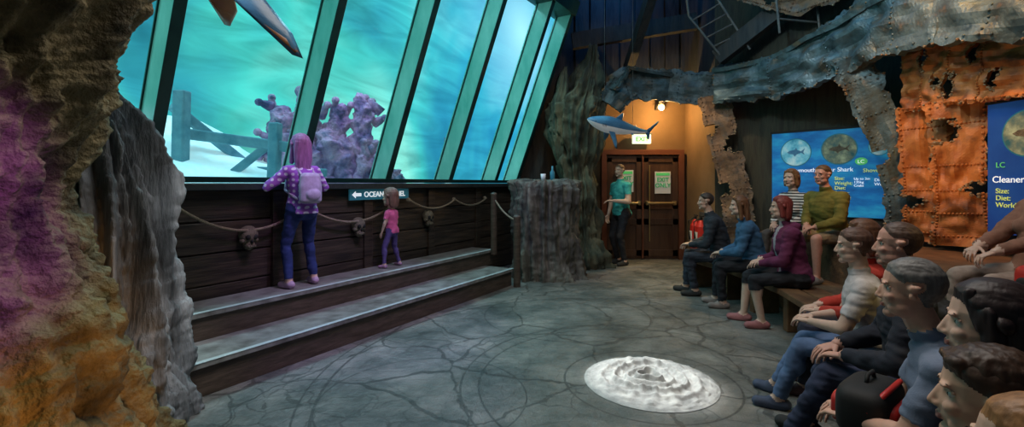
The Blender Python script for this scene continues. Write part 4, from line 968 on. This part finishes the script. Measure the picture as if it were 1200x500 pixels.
b.ell((3.05,2.66,.87),(.10,.13,.11),'red',20,14,e=.45); b.ell((2.97,2.66,.85),(.04,.09,.06),'black',16,12,e=.5); b.tube([(3.05,2.58,.97),(3.05,2.60,1.07),(3.05,2.72,1.07),(3.05,2.74,.97)],.012,'black')
b.build('red_handbag',smooth=True)
b=MB()
R=Matrix.Rotation(.65,3,'Z')
def rp(x,y,z): return Vector((1.42,1.86,.575))+R@Vector((x,y,z))
b.ell(rp(0,0,0),(.16,.09,.10),'black',24,16,R,e=.5); b.ell(rp(0,-.08,-.02),(.10,.035,.06),'red',20,12,R,e=.5); b.ell(rp(0,.08,-.02),(.10,.035,.06),'red',20,12,R,e=.5)
b.tube([rp(-.15,-.03,.02),rp(-.10,-.07,.09),rp(.10,-.07,.09),rp(.15,-.03,.02)],.010,'red'); b.tube([rp(-.05,0,.09),rp(-.03,0,.125),rp(.03,0,.125),rp(.05,0,.09)],.008,'black')
b.build('backpack',smooth=True)

# ------------------------------------------------------------------ lights
def look(ob,p,t): 
    ob.location=p; ob.rotation_euler=(Vector(t)-Vector(p)).to_track_quat('-Z','Y').to_euler()
def spot(name,p,t,c,e,ang=50,blend=.6,r=.08):
    l=bpy.data.lights.new(name,'SPOT'); l.energy=e; l.color=c; l.spot_size=math.radians(ang); l.spot_blend=blend; l.shadow_soft_size=r
    o=bpy.data.objects.new(name,l); COL.objects.link(o); look(o,p,t); return o
def area(name,p,t,c,e,sx,sy):
    l=bpy.data.lights.new(name,'AREA'); l.shape='RECTANGLE'; l.size=sx; l.size_y=sy; l.energy=e; l.color=c
    o=bpy.data.objects.new(name,l); COL.objects.link(o); look(o,p,t); return o
def point(name,p,c,e,r=.06):
    l=bpy.data.lights.new(name,'POINT'); l.energy=e; l.color=c; l.shadow_soft_size=r
    o=bpy.data.objects.new(name,l); COL.objects.link(o); o.location=p; return o
area('tank_top_light',W(2.5,-1.4,7.0),W(2.5,-1.3,1),(.45,.9,1),420,9,1.5)
spot('reef_purple_light',(-1.7,5.75,3.6),(-2.6,6.4,2.0),(.75,.45,1),60,60)
area('room_fill_light',(.6,3.4,5.5),(.6,3.6,0),(.85,.92,1),82,3,4)  # added fill over the room centre, not an actual fixture
spot('medallion_spot',(-.6,5.2,4.2),(1.01,3.44,0),(1,.99,.97),1500,12.0,.55,.03)
point('door_lamp',(2.75,8.6,2.78),(1,.58,.20),60,.05)
spot('door_floor_spot',(2.4,7.2,5.2),(2.3,7.4,0),(1,.70,.30),480,38)
spot('pillar_warm_spot',(-1.2,.5,4.8),(-2.3,1.5,2.4),(.80,.85,.22),130,46)
spot('pillar_purple_spot',(-.3,.9,2.0),(-2.1,1.5,1.25),(.50,.12,1),110,36)
spot('pillar_low_spot',(-.7,1.4,.25),(-2.0,1.9,.45),(1,.45,.12),30,58)
spot('stump_white_spot',(-1.0,1.9,4.0),(-2.35,2.8,1.1),(.85,.92,1),260,28)
spot('steps_purple_spot',(.4,3.2,5.0),(-1.3,4.6,.4),(.50,.38,1),360,34)
spot('girl_magenta_spot',(-.4,3.0,4.4),(-2.1,4.5,1.3),(.9,.25,1),90,22)
spot('floor_purple_spot',(-.2,2.6,5.0),(-.9,3.3,0),(.45,.25,1),140,26)
spot('floor_cyan_spot',(-.8,4.8,4.8),(-.4,4.9,0),(.2,.8,1),120,34)
spot('wreck_cyan_spot',(1.5,4.0,4.6),(4.1,5.6,3.1),(.45,.85,1),140,62)
spot('rust_orange_spot',(3.2,3.9,4.3),(4.5,4.9,1.9),(1,.42,.08),240,56)
spot('rust_orange_low',(3.7,4.4,1.0),(4.5,5.0,2.4),(1,.45,.10),18,90)
spot('board_spot',(3.0,5.6,4.2),(4.2,6.4,1.4),(.9,.95,1),70,36)
spot('column_spot',(2.2,6.2,4.4),(3.35,7.4,2.0),(1,.78,.48),150,26)
spot('far_rock_spot',(.6,6.4,4.6),(1.0,8.2,1.8),(.5,.8,.75),130,40)
spot('stump_purple_spot',(-.3,5.6,2.6),(.5,7.3,.9),(.5,.45,1),40,40)
area('audience_fill_light',(1.0,2.8,5.0),(2.0,2.6,.8),(1,.84,.68),68,1.5,2.5)  # unseen warm fill added to brighten the seated audience
spot('near_face_spot',(-.3,2.9,4.6),(1.4,1.5,1.1),(1,.84,.66),95,36,.8,.3)
spot('bench_glow_spot',(3.2,1.4,3.0),(2.5,2.1,.76),(1,.72,.2),60,40)
point('ceiling_blue_glow',(1.9,8.0,5.2),(.05,.35,1),45,.2)
point('ceiling_blue_glow',(3.2,5.6,5.2),(.08,.55,.9),45,.2)

w=bpy.data.worlds.new('World'); sc.world=w; w.use_nodes=True
w.node_tree.nodes['Background'].inputs[0].default_value=(.16,.25,.36,1); w.node_tree.nodes['Background'].inputs[1].default_value=.12

cam=bpy.data.cameras.new('camera'); co_=bpy.data.objects.new('camera',cam); COL.objects.link(co_)
co_.location=(0,0,1.45); co_.rotation_euler=(math.pi/2,0,0)
cam.sensor_width=36; cam.lens=36*550/1200; cam.shift_y=-35/1200; cam.clip_start=.05
sc.camera=co_
